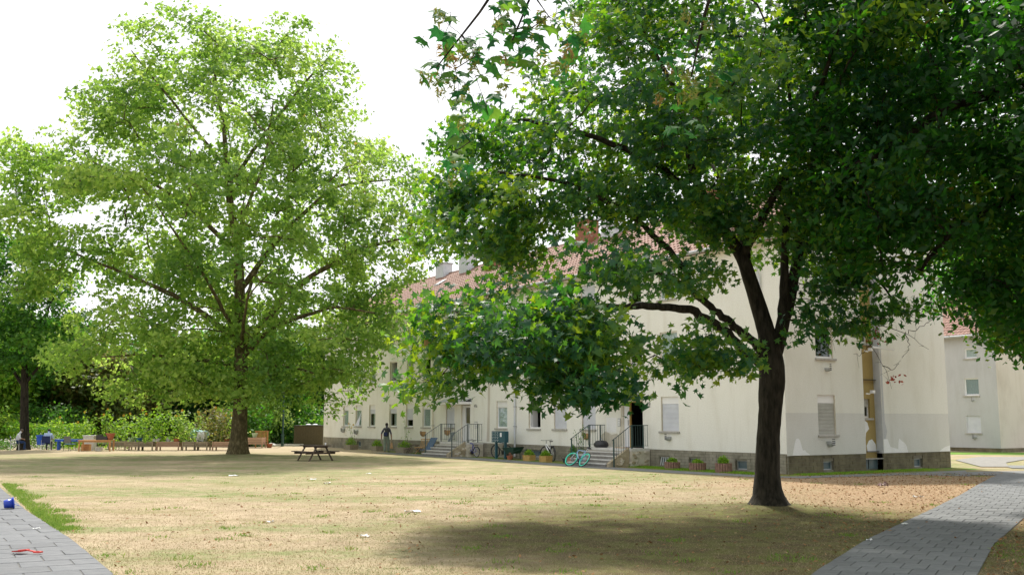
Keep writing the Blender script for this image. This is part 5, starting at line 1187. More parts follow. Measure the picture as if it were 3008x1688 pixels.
q = MB(); q.add([(-.09,-.05,-.16),(.09,-.05,-.16),(.09,.05,-.16),(-.09,.05,-.16),(-.05,-.02,.2),(.05,-.02,.2),(.05,.02,.2),(-.05,.02,.2)], [(0,3,2,1),(4,5,6,7),(0,1,5,4),(1,2,6,5),(2,3,7,6),(3,0,4,7)]); q.build('bag', M['paper_bag'], bag, bevel=.01)
q = MB(); q.tube([(-.03,0,.2),(-.02,0,.36),(0,0,.44),(.02,0,.36),(.03,0,.2)], .006, 5); q.build('handle', M['paper_bag'], bag)

def seated(name_label, x, y, rz, mats, hairm, lean=.28, bow=.10, wide=1.0):
    r = empty('person', (x, y, 0), rz); tag(r, name_label, 'person')   # faces +Y locally
    J = dict(pelvis=(0,0,.55,.15*wide), belly=(0,.03,.70,.15*wide), chest=(0,.08,.94,.155*wide), neckb=(0,.13,1.08,.07), neck=(0,.16,1.14,.055), head=(0,.22 + bow*.4,1.24,.088), top=(0,.22 + bow*.4,1.31,.07),
             shL=(-.18*wide,.08,1.03,.075), elL=(-.25*wide,.16,.78,.05), wrL=(-.12,.36,.72,.032), haL=(-.07,.42,.73,.032), shR=(.18*wide,.08,1.03,.075), elR=(.25*wide,.16,.78,.05), wrR=(.12,.36,.72,.032), haR=(.07,.42,.73,.032),
             hiL=(-.10,.05,.54,.10), knL=(-.14,.46,.52,.07), anL=(-.15,.50,.11,.045), toL=(-.16,.62,.05,.04), hiR=(.10,.05,.54,.10), knR=(.14,.46,.52,.07), anR=(.15,.42,.11,.045), toR=(.16,.56,.05,.04))
    E = [('pelvis','belly',0),('belly','chest',0),('chest','neckb',0),('neckb','neck',2),('neck','head',2),('head','top',2),('chest','shL',0),('shL','elL',0),('elL','wrL',2),('wrL','haL',2),('chest','shR',0),('shR','elR',0),('elR','wrR',2),('wrR','haR',2),
         ('pelvis','hiL',1),('hiL','knL',1),('knL','anL',1),('anL','toL',3),('pelvis','hiR',1),('hiR','knR',1),('knR','anR',1),('anR','toR',3)]
    add_fingers(E, J, 'haL', 1, 2); add_fingers(E, J, 'haR', -1, 2)
    skin_figure('body', J, E, mats, r, 2)
    q = MB(); q.lathe([(.001,.10),(.05,.092),(.087,.05),(.097,0),(.088,-.05),(.06,-.07)], 12, (0, .205 + bow*.4, 1.275)); q.build('hair', hairm, r, smooth=True)
    return r
seated('seated man in white t-shirt and jeans looking down, at the left edge', -31.75, 64.6, math.radians(-62), [M['tshirt_white'], M['jeans'], M['skin'], M['shoe']], M['hair_grey'], wide=1.1)
seated('seated man in pale blue shirt seen from behind on a navy chair', -29.6, 64.2, math.radians(12), [M['shirt_blue'], M['trouser_black'], M['skin'], M['shoe']], M['hair_dark'], wide=1.15)

def chair(label, x, y, rz, seatm, backm, legm='chrome', arms=True):
    r = empty('garden_chair', (x, y, 0), rz); tag(r, label, 'chair', 'chairs by the garden beds')
    q = MB(); q.box(-.25,.25,-.24,.24,.42,.455); q.build('seat', M[seatm], r, bevel=.01)
    q = MB(); q.add([(-.25,-.25,.5),(.25,-.25,.5),(.25,-.22,.5),(-.25,-.22,.5),(-.24,-.33,.93),(.24,-.33,.93),(.24,-.30,.93),(-.24,-.30,.93)], [(0,3,2,1),(4,5,6,7),(0,1,5,4),(1,2,6,5),(2,3,7,6),(3,0,4,7)]); q.build('backrest', M[backm], r)
    for sx in (-1, 1):
        for sy in (-1, 1): q = MB(); q.tube([(sx * .27, sy * .25, 0), (sx * .26, sy * .23, .44)], .014, 6); q.build('leg', M[legm], r)
        if arms: q = MB(); q.tube([(sx * .27,-.24,.44),(sx * .27,-.27,.66),(sx * .27,.2,.66),(sx * .27,.23,.44)], .014, 6); q.build('armrest', M[legm], r)
    return r
chair('chair with dark blue back under the man in the white t-shirt', -31.85, 64.55, math.radians(-62), 'navy', 'navy'); chair('navy chair with pale frame under the man in pale blue', -29.6, 64.1, math.radians(12), 'navy', 'navy')
chair('empty blue chair with grey cloth over its back, left of the wooden table', -27.9, 63.6, math.radians(-14), 'mid_blue', 'grey_fabric', 'black')

# ================================================================== garden beds, tables, pots
def raised_bed(label, x, y, L, m, zb=.22, zt=.56, d=.7, rz=0.0):
    r = empty('raised_bed', (x, y, 0), rz); tag(r, label, 'raised bed', 'wooden raised garden beds')
    for sx in (-1, 1):
        for sy in (-1, 1): q = MB(); q.box(sx * L/2 - .04, sx * L/2 + .04, sy * d/2 - .035, sy * d/2 + .035, 0, zt + .01); q.build('leg', M[m], r)
    nb_ = 3; h = (zt - zb) / nb_
    for i in range(nb_):
        for sy in (-1, 1):
            q = MB(); q.box(-L/2 + .045, L/2 - .045, sy * d/2 - .02, sy * d/2 + .02, zb + i * h + .006, zb + (i + 1) * h - .006); q.build('board', M[m], r)
        for sx in (-1, 1):
            q = MB(); q.box(sx * L/2 - .015, sx * L/2 + .015, -d/2 + .04, d/2 - .04, zb + i * h + .006, zb + (i + 1) * h - .006); q.build('board', M[m], r)
    q = MB(); q.box(-L/2 + .03, L/2 - .03, -d/2 + .03, d/2 - .03, zb + .02, zt - .04); q.build('soil', M['soil'], r)
beds = [(-24.4, .85, 'wood_grey', 'grey-brown bed just right of the wooden table', 0), (-23.5, .85, 'wood_grey', 'second grey-brown bed right of the wooden table', 0), (-22.1, 1.35, 'wood_pink', 'long reddish bed with a pale tray on its rim', .05),
        (-20.75, .75, 'wood_grey', 'short grey bed left of the white sack', 0), (-19.95, .75, 'wood_grey', 'short grey bed below the white sack', 0), (-18.55, 1.3, 'wood_pink', 'reddish planked bed just left of the plane trunk', -.05),
        (-17.5, .6, 'wood_grey', 'small grey bed half hidden by the plane trunk', 0), (-25.6, 1.5, 'wood_grey', 'brown bed behind the wooden table', 0)]
for x, L, m, lab, rz in beds: raised_bed(lab, x, 65.0 if x > -25 else 66.2, L, m, rz=rz)
raised_bed('pinkish bed right of the plane trunk below the slatted bench', -18.0, 70.5, 1.25, 'wood_pink', .25, .72, .9)
# slatted bench right of the trunk
r = empty('slatted_bench', (-17.75, 71.4, 0)); tag(r, 'reddish slatted wooden bench back right of the plane trunk', 'bench')
for sx in (-.42, .42): q = MB(); q.box(sx - .035, sx + .035, -.035, .035, 0, 1.12); q.build('post', M['wood_orange'], r)
q = MB(); q.box(-.5,.5,-.05,.03,1.122,1.18); q.build('top_rail', M['wood_orange'], r); q = MB(); q.box(-.4,.4,-.5,-.04,.42,.46); q.build('seat', M['wood_orange'], r)
for i in range(9): q = MB(); q.box(-.37 + i*.09, -.32 + i*.09, -.02, .015, .5, 1.118); q.build('slat', M['wood_orange'], r)
# wooden table
r = empty('wooden_table', (-26.1, 63.3, 0), .03); tag(r, 'orange-brown wooden table in front of the garden beds', 'table')
for i in range(4): q = MB(); q.box(-1.05,1.05,-.38 + i*.19,-.205 + i*.19,.66,.70); q.build('plank', M['wood_orange'], r)
q = MB(); q.box(-.95,.95,-.33,-.30,.56,.655); q.build('apron', M['wood_orange'], r)
for sx in (-.95,.95):
    for sy in (-.32,.32): q = MB(); q.box(sx-.035,sx+.035,sy-.035,sy+.035,0,.655); q.build('leg', M['wood_orange'], r)
def simple(name, label, cat, x, y, z, build, m, rz=0.0, group=None, part='body', **kw):
    r = empty(name, (x, y, z), rz); tag(r, label, cat, group); q = MB(); build(q); q.build(part, M[m], r, **kw); return r
# crates
for lab, x, y, z, w, h, m in (('black crate on the wooden table beside the clay pot', -25.6, 63.3, .70, .42, .22, 'black'), ('black crate at the back of the wooden table', -26.0, 63.45, .70, .3, .32, 'black'), ('reddish box standing under the left end of the wooden table', -27.0, 63.9, 0, .5, .42, 'wood_orange'), ('pale plastic box under the wooden table', -26.1, 63.7, 0, .34, .22, 'sack')):
    r = empty('crate', (x, y, z)); tag(r, lab, 'crate')
    q = MB(); q.box(-w/2,w/2,-.16,.16,0,h*.12); q.build('base', M[m], r)
    for sy in (-.15,.15): q = MB(); q.box(-w/2,w/2,sy-.012,sy+.012,h*.13,h); q.build('side_panel', M[m], r)
    for sx in (-w/2+.012,w/2-.012): q = MB(); q.box(sx-.012,sx+.012,-.137,.137,h*.13,h); q.build('side_panel', M[m], r)
r = empty('white_cabinet', (-27.25, 65.0, 0)); tag(r, 'white weathered cabinet left of the wooden table', 'cabinet'); q = MB(); q.box(-.35,.35,-.25,.25,.0,.92); q.build('body', M['sack'], r, bevel=.01); q = MB(); q.box(-.39,.6,-.29,.29,.922,.96); q.build('top', M['white_paint'], r)
# blue plank bench and tub
r = empty('blue_bench', (-28.5, 65.6, 0)); tag(r, 'long low bright blue bench behind the men', 'bench'); q = MB(); q.box(-1.2,1.2,-.2,.2,.55,.70); q.build('seat', M['royal'], r)
for sx in (-1.0,1.0): q = MB(); q.box(sx-.05,sx+.05,-.15,.15,0,.548); q.build('leg', M['royal'], r)
def pot(label, x, y, z, r0, r1, h, m, name='flower_pot', group='pots around the garden beds'):
    r = empty(name, (x, y, z)); tag(r, label, 'pot', group); q = MB(); q.lathe([(r0, 0), (r1 * .96, h * .82), (r1 * 1.08, h * .82), (r1 * 1.08, h), (r1 * .92, h), (r1 * .85, h * .85)], 14); q.build('pot', M[m], r, smooth=False)
    q = MB(); q.lathe([(r1 * .85, h * .8), (r1 * .4, h * .86)], 12); q.build('soil', M['soil'], r); return r
pot('large terracotta pot on the right end of the wooden table', -25.25, 63.3, .70, .14, .27, .42, 'terracotta'); pot('bright blue tub between the two seated men', -30.6, 65.4, .35, .22, .28, .62, 'royal')
pot('blue bowl on the rim of the grey-brown beds', -24.1, 65.0, .57, .2, .24, .22, 'mid_blue'); pot('pale oval tub on the long reddish bed', -22.9, 64.8, .57, .22, .27, .18, 'zinc_light'); pot('grey bucket on the long reddish bed', -22.1, 64.8, .57, .12, .15, .2, 'zinc')
pot('clay bowl on the right end of the long reddish bed', -21.6, 64.8, .57, .14, .2, .18, 'terracotta'); pot('clay dish on the planked bed left of the plane trunk', -18.4, 65, .57, .12, .18, .14, 'terracotta'); pot('pale green pot on the bed right of the plane trunk', -18.0, 70.4, .73, .13, .2, .3, 'pale_green'); pot('dark red pot on the ground right of the slatted bench', -17.0, 70.6, 0, .15, .22, .3, 'terracotta'); pot('pale green bucket beside the grey-brown beds', -24.6, 65.2, .57, .2, .23, .24, 'bright' if False else 'pale_green')
def lumpy(name, label, cat, x, y, z, sx, sy, sz, m, seed):
    r = empty(name, (x, y, z)); tag(r, label, cat); rg = random.Random(seed); bm = bmesh.new(); bmesh.ops.create_icosphere(bm, subdivisions=3, radius=1)
    for v in bm.verts: f = 1 + .16 * math.sin(5 * v.co.x + seed) + .12 * math.sin(7 * v.co.y + 2 * v.co.z) + rg.uniform(-.04, .04); v.co = Vector((v.co.x * sx * f, v.co.y * sy * f, max(v.co.z, -.6) * sz * f + sz * .6))
    me = bpy.data.meshes.new('cover'); bm.to_mesh(me); bm.free(); me.materials.append(M[m]); o = bpy.data.objects.new('cover', me); COL.objects.link(o); o.parent = r; return r
lumpy('tarpaulin', 'pale blue-green tarpaulin heap among the plants', 'tarpaulin', -20.8, 66.6, .75, .6, .4, .35, 'tarp', 3); lumpy('sack', 'white sack standing on the short grey beds', 'sack', -20.1, 65.2, .56, .3, .22, .4, 'sack', 5); lumpy('white_bag', 'white plastic bag on the ground left of the lamp post', 'bag', -13.4 - 4.4, 74.5, 0, .3, .2, .15, 'paper', 9)

def plant(label, x, y, z, h, w, seed, lm='bright_leaf', flowers=0, fm='yellow_petal', leaf=.075, n=260, name='garden_plant', stems=3, T=T_OVAL, group='tall plants in the raised beds', cat='plant', fs=.09):
    rg = np.random.default_rng(seed); r = empty(name, (x, y, z)); tag(r, label, cat, group); q = MB(); P = []; tops = []
    for k in range(stems):
        bx, by = rg.normal(0, w * .18, 2); tx, ty = bx + rg.normal(0, w * .22), by + rg.normal(0, w * .2); hh = h * rg.uniform(.7, 1.0) if k else h
        pts = [(bx, by, 0), ((bx * 2 + tx) / 3, by, hh * .4), (tx, ty, hh)]; q.tube(pts, [.012, .01, .005], 5); tops.append((tx, ty, hh))
        m = n // stems; f = rg.random(m) ** .8; c = np.stack([np.interp(f, [0, .4, 1], [p[i] for p in pts]) for i in range(3)], 1); sp = w * .30 * (1.15 - .6 * f); P.append(c + rg.normal(size=(m, 3)) * np.stack([sp, sp, np.full(m, .06)], 1))
    q.build('stem', M['stem_green'], r); P = np.concatenate(P); P[:, 2] = np.maximum(P[:, 2], .03)
    leaves('foliage', P, np.array([0, -.3, .8]) + rg.normal(size=P.shape) * .6, np.full(len(P), leaf) * rg.uniform(.6, 1.4, len(P)), T, M[lm], r, seed=seed)
    for k in range(flowers):
        t = tops[k] if k < len(tops) else tuple(np.array(tops[0]) + rg.normal(0, w * .3, 3) * np.array([1, 1, .5])); a = np.linspace(0, 6.28, 12, endpoint=False)
        fp_ = np.stack([t[0] + np.cos(a) * fs * .6, np.full(12, t[1] - .05), t[2] + np.sin(a) * fs * .6], 1); leaves('flower', fp_, np.stack([np.cos(a) * .4, np.full(12, -1.), np.sin(a) * .4], 1), np.full(12, fs * .5), T_OVAL, M[fm], r, kind=None, seed=k)
    return r
PL = [(-30.2,67,1.9,.9,'tall loose plant just right of the left tree trunk',2,'bright_leaf'), (-28.9,67,1.6,.9,'lanky plant behind the second seated man',1,'bright_leaf'), (-27.9,66.5,2.2,.8,'tall thin sunflower plant behind the empty blue chair',1,'bright_leaf'), (-26.9,66.5,2.35,1.0,'leaning sunflowers above the white cabinet',2,'bright_leaf'),
      (-26.0,66.6,2.0,1.2,'drooping sunflower with orange head above the table',1,'bright_leaf'), (-24.9,65.6,2.1,1.3,'broad leafy plant behind the clay pot',1,'bright_leaf'), (-24.0,65.3,2.3,1.3,'tall mixed greens over the first grey-brown beds',2,'bright_leaf'), (-23.0,65.2,2.15,1.1,'dense light green bushy plant over the long reddish bed',0,'bright_leaf'),
      (-22.3,65.4,2.45,1.0,'tallest sunflower with yellow-orange heads in the middle of the beds',3,'bright_leaf'), (-21.4,65.5,2.3,1.1,'sunflowers left of the blue-green tarpaulin',3,'plane_leaf'), (-20.6,65.8,2.2,1.2,'sunflowers rising over the tarpaulin heap',3,'plane_leaf'), (-19.6,65.5,2.45,1.1,'brown-tipped tall plants left of the plane trunk',3,'brown_leaf'),
      (-18.8,65.4,2.35,1.1,'tall plants with brownish tops over the planked bed',2,'brown_leaf'), (-18.0,65.4,2.2,1.0,'sunflower plants closest to the plane trunk',2,'plane_leaf')]
for i, (x, y, h, w, lab, fl_, lm) in enumerate(PL): plant(lab, x, y, .5 if x > -25 else 0, h * 1.12 - (.5 if x > -25 else 0), w * 1.05, 400 + i, lm=lm, flowers=fl_, leaf=.10, n=300, T=T_PLANE, name='sunflower_plant' if fl_ else 'leafy_plant', stems=4)
plant('tufted green plant growing in the terracotta table pot', -25.25, 63.3, 1.08, .55, .7, 450, leaf=.05, n=160, name='potted_plant', stems=5, group=None, T=T_LONG)
plant('bush of white flowers behind the man in the white t-shirt', -30.9, 66.8, 0, 1.1, 1.6, 451, lm='white_petal', n=420, leaf=.06, name='white_flower_bush', stems=5, group=None); plant('low white flowers at the far left edge of the garden', -33.0, 67.5, 0, .8, 1.8, 452, lm='white_petal', n=320, leaf=.06, name='white_flower_bush', stems=5, group=None)
plant('low green clump below the white flowers at the left edge', -33.3, 65.5, 0, .65, 1.5, 453, lm='shrub_leaf', n=360, leaf=.07, name='leafy_plant', stems=5, group=None)

# lamp post, bin enclosure, kerb
r = empty('lamp_post', (-17.0, 74.6, 0)); tag(r, 'dark green lamp post standing left of the brown enclosure', 'lamp post'); q = MB(); q.tube([(0,0,0),(0,0,.9)], .11, 10); q.build('base', M['lamp_pole'], r); q = MB(); q.tube([(0,0,.9),(0,0,6)], [.075,.05], 10); q.build('pole', M['lamp_pole'], r); q = MB(); q.lathe([(.06,0),(.25,.1),(.22,.4),(.05,.5)], 12, (0,0,6)); q.build('lamp_head', M['kerb'], r)
r = empty('bin_enclosure', (-15.35, 76.4, 0), .08); tag(r, 'dark brown boxy bin enclosure at the left end of the building', 'shed')
for i in range(11): q = MB(); q.box(-1.07 + i*.195, -.885 + i*.195, -.9, -.87, .03, 1.50); q.build('board', M['shed'], r)
q = MB(); q.box(-1.05,1.05,-.865,.9,0,1.46); q.build('box', M['shed'], r); q = MB(); q.box(-1.1,1.1,-.95,.95,1.505,1.55); q.build('lid', M['black'], r)
for i, xx in enumerate((-.05, .45)): q = MB(); q.lathe([(.2,0),(.22,.05),(.1,.1)], 12, (xx, -.6, 1.55)); q.build('cap', M['zinc_light'], r)
q = MB(); q.box(-19.4,-15.6,75.2,75.4,0,.16); o = q.build('low_kerb', M['kerb'], None); tag(o, 'low pale kerb behind the lamp post', 'kerb')

# ================================================================== picnic table
r = empty('picnic_table', (-9.5, 48.7, 0), math.radians(38)); tag(r, 'dark brown wooden picnic table on the lawn beside the plane tree', 'picnic table')   # long axis = local Y
for i in range(5): q = MB(); q.box(-.37 + i*.15,-.235 + i*.15,-.95,.95,.70,.74); q.build('plank', M['wood_dark'], r)
for sx in (-1,1):
    for k in (0,1): q = MB(); x0 = sx*.66 + (k-.5)*.15; q.box(x0-.068,x0+.068,-.95,.95,.42,.46); q.build('bench_plank', M['wood_dark'], r)
for sy in (-.6,.6):
    for sx in (-1,1): q = MB(); q.beam((sx*.62,sy,0),(sx*.22,sy,.70),.045,.10,up=(0,1,0)); q.build('leg', M['wood_dark'], r)
    q = MB(); q.beam((-.78,sy+.05,.37),(.78,sy+.05,.37),.045,.10); q.build('crossbeam', M['wood_dark'], r)
q = MB(); q.beam((-.35,.6,.66),(.35,.6,.66),.05,.07); q.beam((-.35,-.6,.66),(.35,-.6,.66),.05,.07); q.build('batten', M['wood_dark'], r)
c = empty('cup', (-9.05, 48.9, .74)); tag(c, 'small white cup on the picnic table', 'cup'); q = MB(); q.lathe([(.03,0),(.04,.11),(.034,.11),(.026,.01)], 10); q.build('cup_body', M['white_paint'], c)

# ================================================================== bicycles
def bicycle(label, s, t, ang, fm, rimm, R=.33, wb=1.02, lean=0.0, steer=0.0, rack=False, lowstep=False, tyre_r=.02, rim_r=.014, z=0.0, barw=.28):
    """ang = direction from rear to front relative to +S, lean about the ground line (positive = towards the wall)"""
    r = empty('bicycle', BL(s, t, z)); tag(r, label, 'bicycle', 'bicycles along the facade'); r.rotation_euler = Euler((lean, 0, BROT + ang), 'XYZ')
    def wheel(x, st=0.0):
        T = lambda a, b_, c: (x + a * math.cos(st) - b_ * math.sin(st), a * math.sin(st) + b_ * math.cos(st), c + R)
        q = MB(); q.torus(R - tyre_r, tyre_r, 30, 6, 0, T); w = q.build('wheel', M['rubber'], r, smooth=True)
        q = MB(); q.torus(R - tyre_r * 2 - rim_r * .6, rim_r, 30, 5, 0, T, 1.3); q.build('rim', M[rimm], w, smooth=True)
        q = MB()
        for k in range(14):
            a = 2 * PI * k / 14; q.beam(T(0, .02 * (-1) ** k, 0), T((R - .04) * math.cos(a), 0, (R - .04) * math.sin(a)), .003, .003)
        q.build('spokes', M['chrome'], w, recalc=False); q = MB(); q.tube([T(0,-.05,0),T(0,.05,0)], .025, 8); q.build('hub', M['chrome'], w)
    wheel(0); wheel(wb, steer)
    bb_ = (.43, 0, R - .05); st_ = (.30, 0, R + .42); hd = (wb - .18, 0, R + .46); hl = (wb - .14, 0, R + .34)
    q = MB(); q.tube([bb_, st_], .018, 8)
    if lowstep: q.tube([hl, bb_], .028, 8); q.tube([hd, (.36, 0, R + .22)], .018, 8)
    else: q.tube([hl, bb_], .022, 8); q.tube([hd, st_], .019, 8)
    for sy in (-.04, .04): q.tube([(0, sy, R), (.43, sy * .8, R - .05)], .010, 6); q.tube([(0, sy, R), (.31, sy * .5, R + .36)], .009, 6)
    q.tube([hl, hd], .024, 8); q.build('frame', M[fm], r)
    q = MB(); hx, hz = hl[0], hl[2]
    for sy in (-.05, .05): q.tube([(wb, sy, R), (hx, sy, hz - .06)], .013, 6)
    q.build('fork', M['chrome' if fm != 'blue_paint' else 'white_paint'], r)
    q = MB(); q.tube([hd, (wb - .22, 0, R + .60)], .014, 6); q.tube([(wb - .26, -barw, R + .64), (wb - .20, -.1, R + .62), (wb - .2, .1, R + .62), (wb - .26, barw, R + .64)], .012, 6); q.build('handlebar', M['black'], r)
    q = MB(); q.tube([st_, (.25, 0, R + .56)], .014, 6); q.build('seat_post', M['chrome'], r)
    q = MB(); q.add([(.10,-.075,R+.57),(.10,.075,R+.57),(.24,.05,R+.56),(.24,-.05,R+.56),(.38,.012,R+.57),(.38,-.012,R+.57),(.10,-.075,R+.61),(.10,.075,R+.61),(.24,.05,R+.61),(.24,-.05,R+.61),(.38,.012,R+.60),(.38,-.012,R+.60)], [(0,1,2,3),(3,2,4,5),(6,9,8,7),(9,11,10,8),(0,6,7,1),(1,7,8,2),(2,8,10,4),(4,10,11,5),(5,11,9,3),(3,9,6,0)]); q.build('saddle', M['black'], r)
    q = MB(); q.tube([(.43,-.05,R-.05),(.43,.05,R-.05)], .07, 12); q.build('chainring', M['black'], r)
    for sy, a in ((-.08, -.6), (.08, 2.5)): q = MB(); q.beam((.43, sy, R-.05), (.43 + .16 * math.cos(a), sy, R - .05 + .16 * math.sin(a)), .02, .02); q.box(.43 + .16*math.cos(a) - .04, .43 + .16*math.cos(a) + .04, sy - .04, sy + .04, R - .065 + .16*math.sin(a), R - .04 + .16*math.sin(a)); q.build('pedal', M['black'], r)
    if rack:
        q = MB(); q.box(-.12,.26,-.06,.06,R+.36,R+.385); q.tube([(0,-.05,R),(-.02,-.05,R+.36)], .006, 5); q.tube([(0,.05,R),(-.02,.05,R+.36)], .006, 5); q.build('rack', M['black'], r)
    q = MB(); 
    for k in range(9):
        a0, a1 = .2 + k * .3, .2 + (k + 1) * .3
        q.add([((R+.03)*math.cos(a0), -.03, R+(R+.03)*math.sin(a0)), ((R+.03)*math.cos(a0), .03, R+(R+.03)*math.sin(a0)), ((R+.03)*math.cos(a1), .03, R+(R+.03)*math.sin(a1)), ((R+.03)*math.cos(a1), -.03, R+(R+.03)*math.sin(a1))], [(0,1,2,3)])
    if rack: q.build('mudguard', M['black'], r, recalc=False)
    return r
bicycle('bright blue bicycle with silver rims parked beside the folding cart', 20.55, .75, .08, 'blue_paint', 'zinc_light', R=.27, wb=.88, lean=-.06, steer=-.35, rack=True, barw=.22)
bicycle('white bicycle with low frame behind the two ochre planters', 13.75, .62, -.28, 'white_paint', 'black', R=.35, wb=1.08, lean=-.05, steer=.5, rack=True, lowstep=True)
bicycle('bicycle with mint green rims lying tilted against the stone stairs', 8.75, 2.75, -.10, 'pale_blue', 'mint', R=.35, wb=1.08, lean=.62, steer=.3, tyre_r=.018, rim_r=.03)
bicycle('black bicycle behind the mailbox stand', 18.0, .42, .1, 'black', 'black', R=.34, wb=1.05, lean=-.04, steer=.1)
# mailbox stand
r = empty('mailbox_stand', BL(17.95, .95), BROT); tag(r, 'dark teal mailbox unit on two posts in front of the facade', 'mailboxes')
for x in (-.52, .34): q = MB(); q.box(x - .06, x + .06, -.05, .05, 0, 1.34 if x < 0 else .82); q.build('post', M['mailbox'], r)
q = MB(); q.box(-.66,.60,-.10,-.052,.82,1.38); q.box(-.66,.60,.052,.12,.82,1.38); q.box(-.66,-.585,-.05,.05,.82,1.38); q.box(-.455,.60,-.05,.05,.822,1.378); q.build('cabinet', M['mailbox'], r)
for i in range(3):
    for j in range(4):
        x0 = -.10 + i * .23; z0 = .835 + j * .135
        q = MB(); q.box(x0, x0 + .215, .122, .135, z0, z0 + .115); mbx = q.build('mail_flap', M['mailbox'], r); q = MB(); q.box(x0 + .01, x0 + .205, .136, .142, z0 + .095, z0 + .108); q.build('slot', M['zinc_light'], mbx); q = MB(); q.box(x0 + .08, x0 + .13, .136, .140, z0 + .04, z0 + .06); q.build('name_plate', M['label_white'], mbx)
q = MB(); q.box(-.36,-.20,.122,.128,1.1,1.30); q.build('notice', M['label_white'], r)
# wheelbarrow
r = empty('wheelbarrow', BL(16.9, .85), BROT); tag(r, 'dark green wheelbarrow between the mailbox post and the facade', 'wheelbarrow')
q = MB(); q.add([(-.35,-.2,.3),(.3,-.2,.3),(.3,.2,.3),(-.35,.2,.3),(-.55,-.32,.62),(.5,-.32,.58),(.5,.32,.58),(-.55,.32,.62),], [(0,3,2,1),(0,1,5,4),(1,2,6,5),(2,3,7,6),(3,0,4,7)]); q.build('tray', M['dark_green_metal'], r, recalc=False)
q = MB(); q.torus(.17,.03,20,6,0,lambda a,b_,c:(a+.62,b_,c+.2)); q.build('wheel', M['rubber'], r)
for sy in (-.22,.22): q = MB(); q.tube([(.62,sy*.3,.2),(.2,sy,.28),(-.95,sy,.5)],.015,6); q.build('handle', M['dark_green_metal'], r); q = MB(); q.tube([(-.3,sy,.3),(-.35,sy,0)],.015,6); q.build('leg', M['dark_green_metal'], r)
# red toy tractor / pot clutter by the wheelbarrow
r = empty('red_basket', BL(16.55, 1.25), BROT); tag(r, 'small rusty red basket on the ground right of the mailbox stand', 'basket'); q = MB(); q.lathe([(.1,0),(.17,.2),(.155,.2),(.09,.02)], 12); q.build('bowl', M['terracotta'], r); q = MB(); q.tube([(-.17,0,.2),(0,.0,.36),(.17,0,.2)], .012, 6); q.build('handle', M['terracotta'], r)
# folding cart
r = empty('folding_cart', BL(21.95, .95), BROT); tag(r, 'black canvas cart with grey tube frame beside the left stairs', 'cart')
q = MB()
for x in (-.3,.3): q.tube([(x,0,0),(x,.02,.78)],.02,6)
for z in (.28,.52,.78): q.tube([(-.3,.01,z),(.3,.01,z)],.018,6)
q.build('frame', M['zinc'], r); q = MB(); q.box(-.27,.27,-.22,-.02,.06,.74); q.build('canvas', M['black'], r, bevel=.02)
for x in (.38,): q = MB(); q.torus(.2,.025,20,6,0,lambda a,b_,c:(a*.3+x,b_+a*.9-.15,c+.22)); q.build('wheel', M['rubber'], r)
# deck chair, wicker chair, mini bench
r = empty('deck_chair', BL(25.15, 1.0), BROT + .2); tag(r, 'slate blue deck chair leaning left of the stone steps', 'chair'); q = MB(); q.add([(-.28,.25,.3),(.28,.25,.3),(.28,-.2,.95),(-.28,-.2,.95),(-.28,.22,.28),(.28,.22,.28),(.28,-.23,.93),(-.28,-.23,.93)],[(0,1,2,3),(7,6,5,4),(0,4,5,1),(2,6,7,3),(1,5,6,2),(0,3,7,4)]); q.build('backrest', M['blue_fabric'], r); q = MB(); q.box(-.28,.28,.26,.62,.27,.30); q.build('seat', M['blue_fabric'], r)
for sy in (-.25,.25): q = MB(); q.tube([(sy,-.05,.0),(sy,.5,.28)],.015,6); q.build('leg', M['zinc_light'], r)
r = empty('wicker_chair', BL(26.3, 1.05), BROT + .4); tag(r, 'light wicker and wood chair between the mini bench and the deck chair', 'chair')
for i in range(6): q = MB(); q.beam((-.25 + i*.1, -.25, .4), (-.27 + i*.108, -.38, .82), .03, .015, up=(0,1,0)); q.build('slat', M['wicker'], r)
q = MB(); q.box(-.28,.28,-.26,.24,.36,.40); q.build('seat', M['wicker'], r); q = MB(); q.beam((-.33,-.4,.84),(.33,-.4,.84),.03,.05); q.build('top_rail', M['wicker'], r)
for sx in (-.25,.25):
    for a_, b_ in ((-.25,.25),(.25,-.25)): q = MB(); q.tube([(sx,a_,0),(sx,b_,.36)],.018,6); q.build('leg', M['wicker'], r)
r = empty('small_bench', BL(27.3, 1.0), BROT + 1.3); tag(r, 'little dark picnic bench in front of the facade plinth', 'bench'); q = MB(); q.box(-.25,.25,-.3,.3,.48,.52); q.build('tabletop', M['wood_dark'], r)
for sx in (-.42,.42): q = MB(); q.box(sx-.09,sx+.09,-.3,.3,.24,.27); q.build('seat', M['wood_dark'], r)
for sy in (-.2,.2):
    for sx in (-1,1): q = MB(); q.beam((sx*.4,sy,0),(sx*.15,sy,.48),.03,.05,up=(0,1,0)); q.build('leg', M['wood_dark'], r)
r = empty('folded_lounger', BL(23.75, .55, .75), BROT); tag(r, 'small grey-green folded lounger on the left stair landing', 'chair'); q = MB(); q.beam((.0,.05,.02),(.05,-.2,.5),.32,.05,up=(0,1,0)); q.build('cushion', M['rail_grey'], r)
for sx in (-.14,.14): q = MB(); q.tube([(sx,.1,.01),(sx+.02,-.15,.4)],.012,6); q.build('leg', M['zinc'], r)
r = empty('travel_bag', BL(9.9, .75, .75), BROT); tag(r, 'dark rounded travel bag on the right stair landing', 'bag'); q = MB(); q.lathe([(.25,0),(.33,.06),(.32,.18),(.22,.28),(.05,.31)], 14); q.build('body', M['black'], r, smooth=True); q = MB(); q.tube([(-.09,0,.3),(-.08,0,.38),(.08,0,.38),(.09,0,.3)],.014,6); q.build('handle', M['blue_fabric'], r)
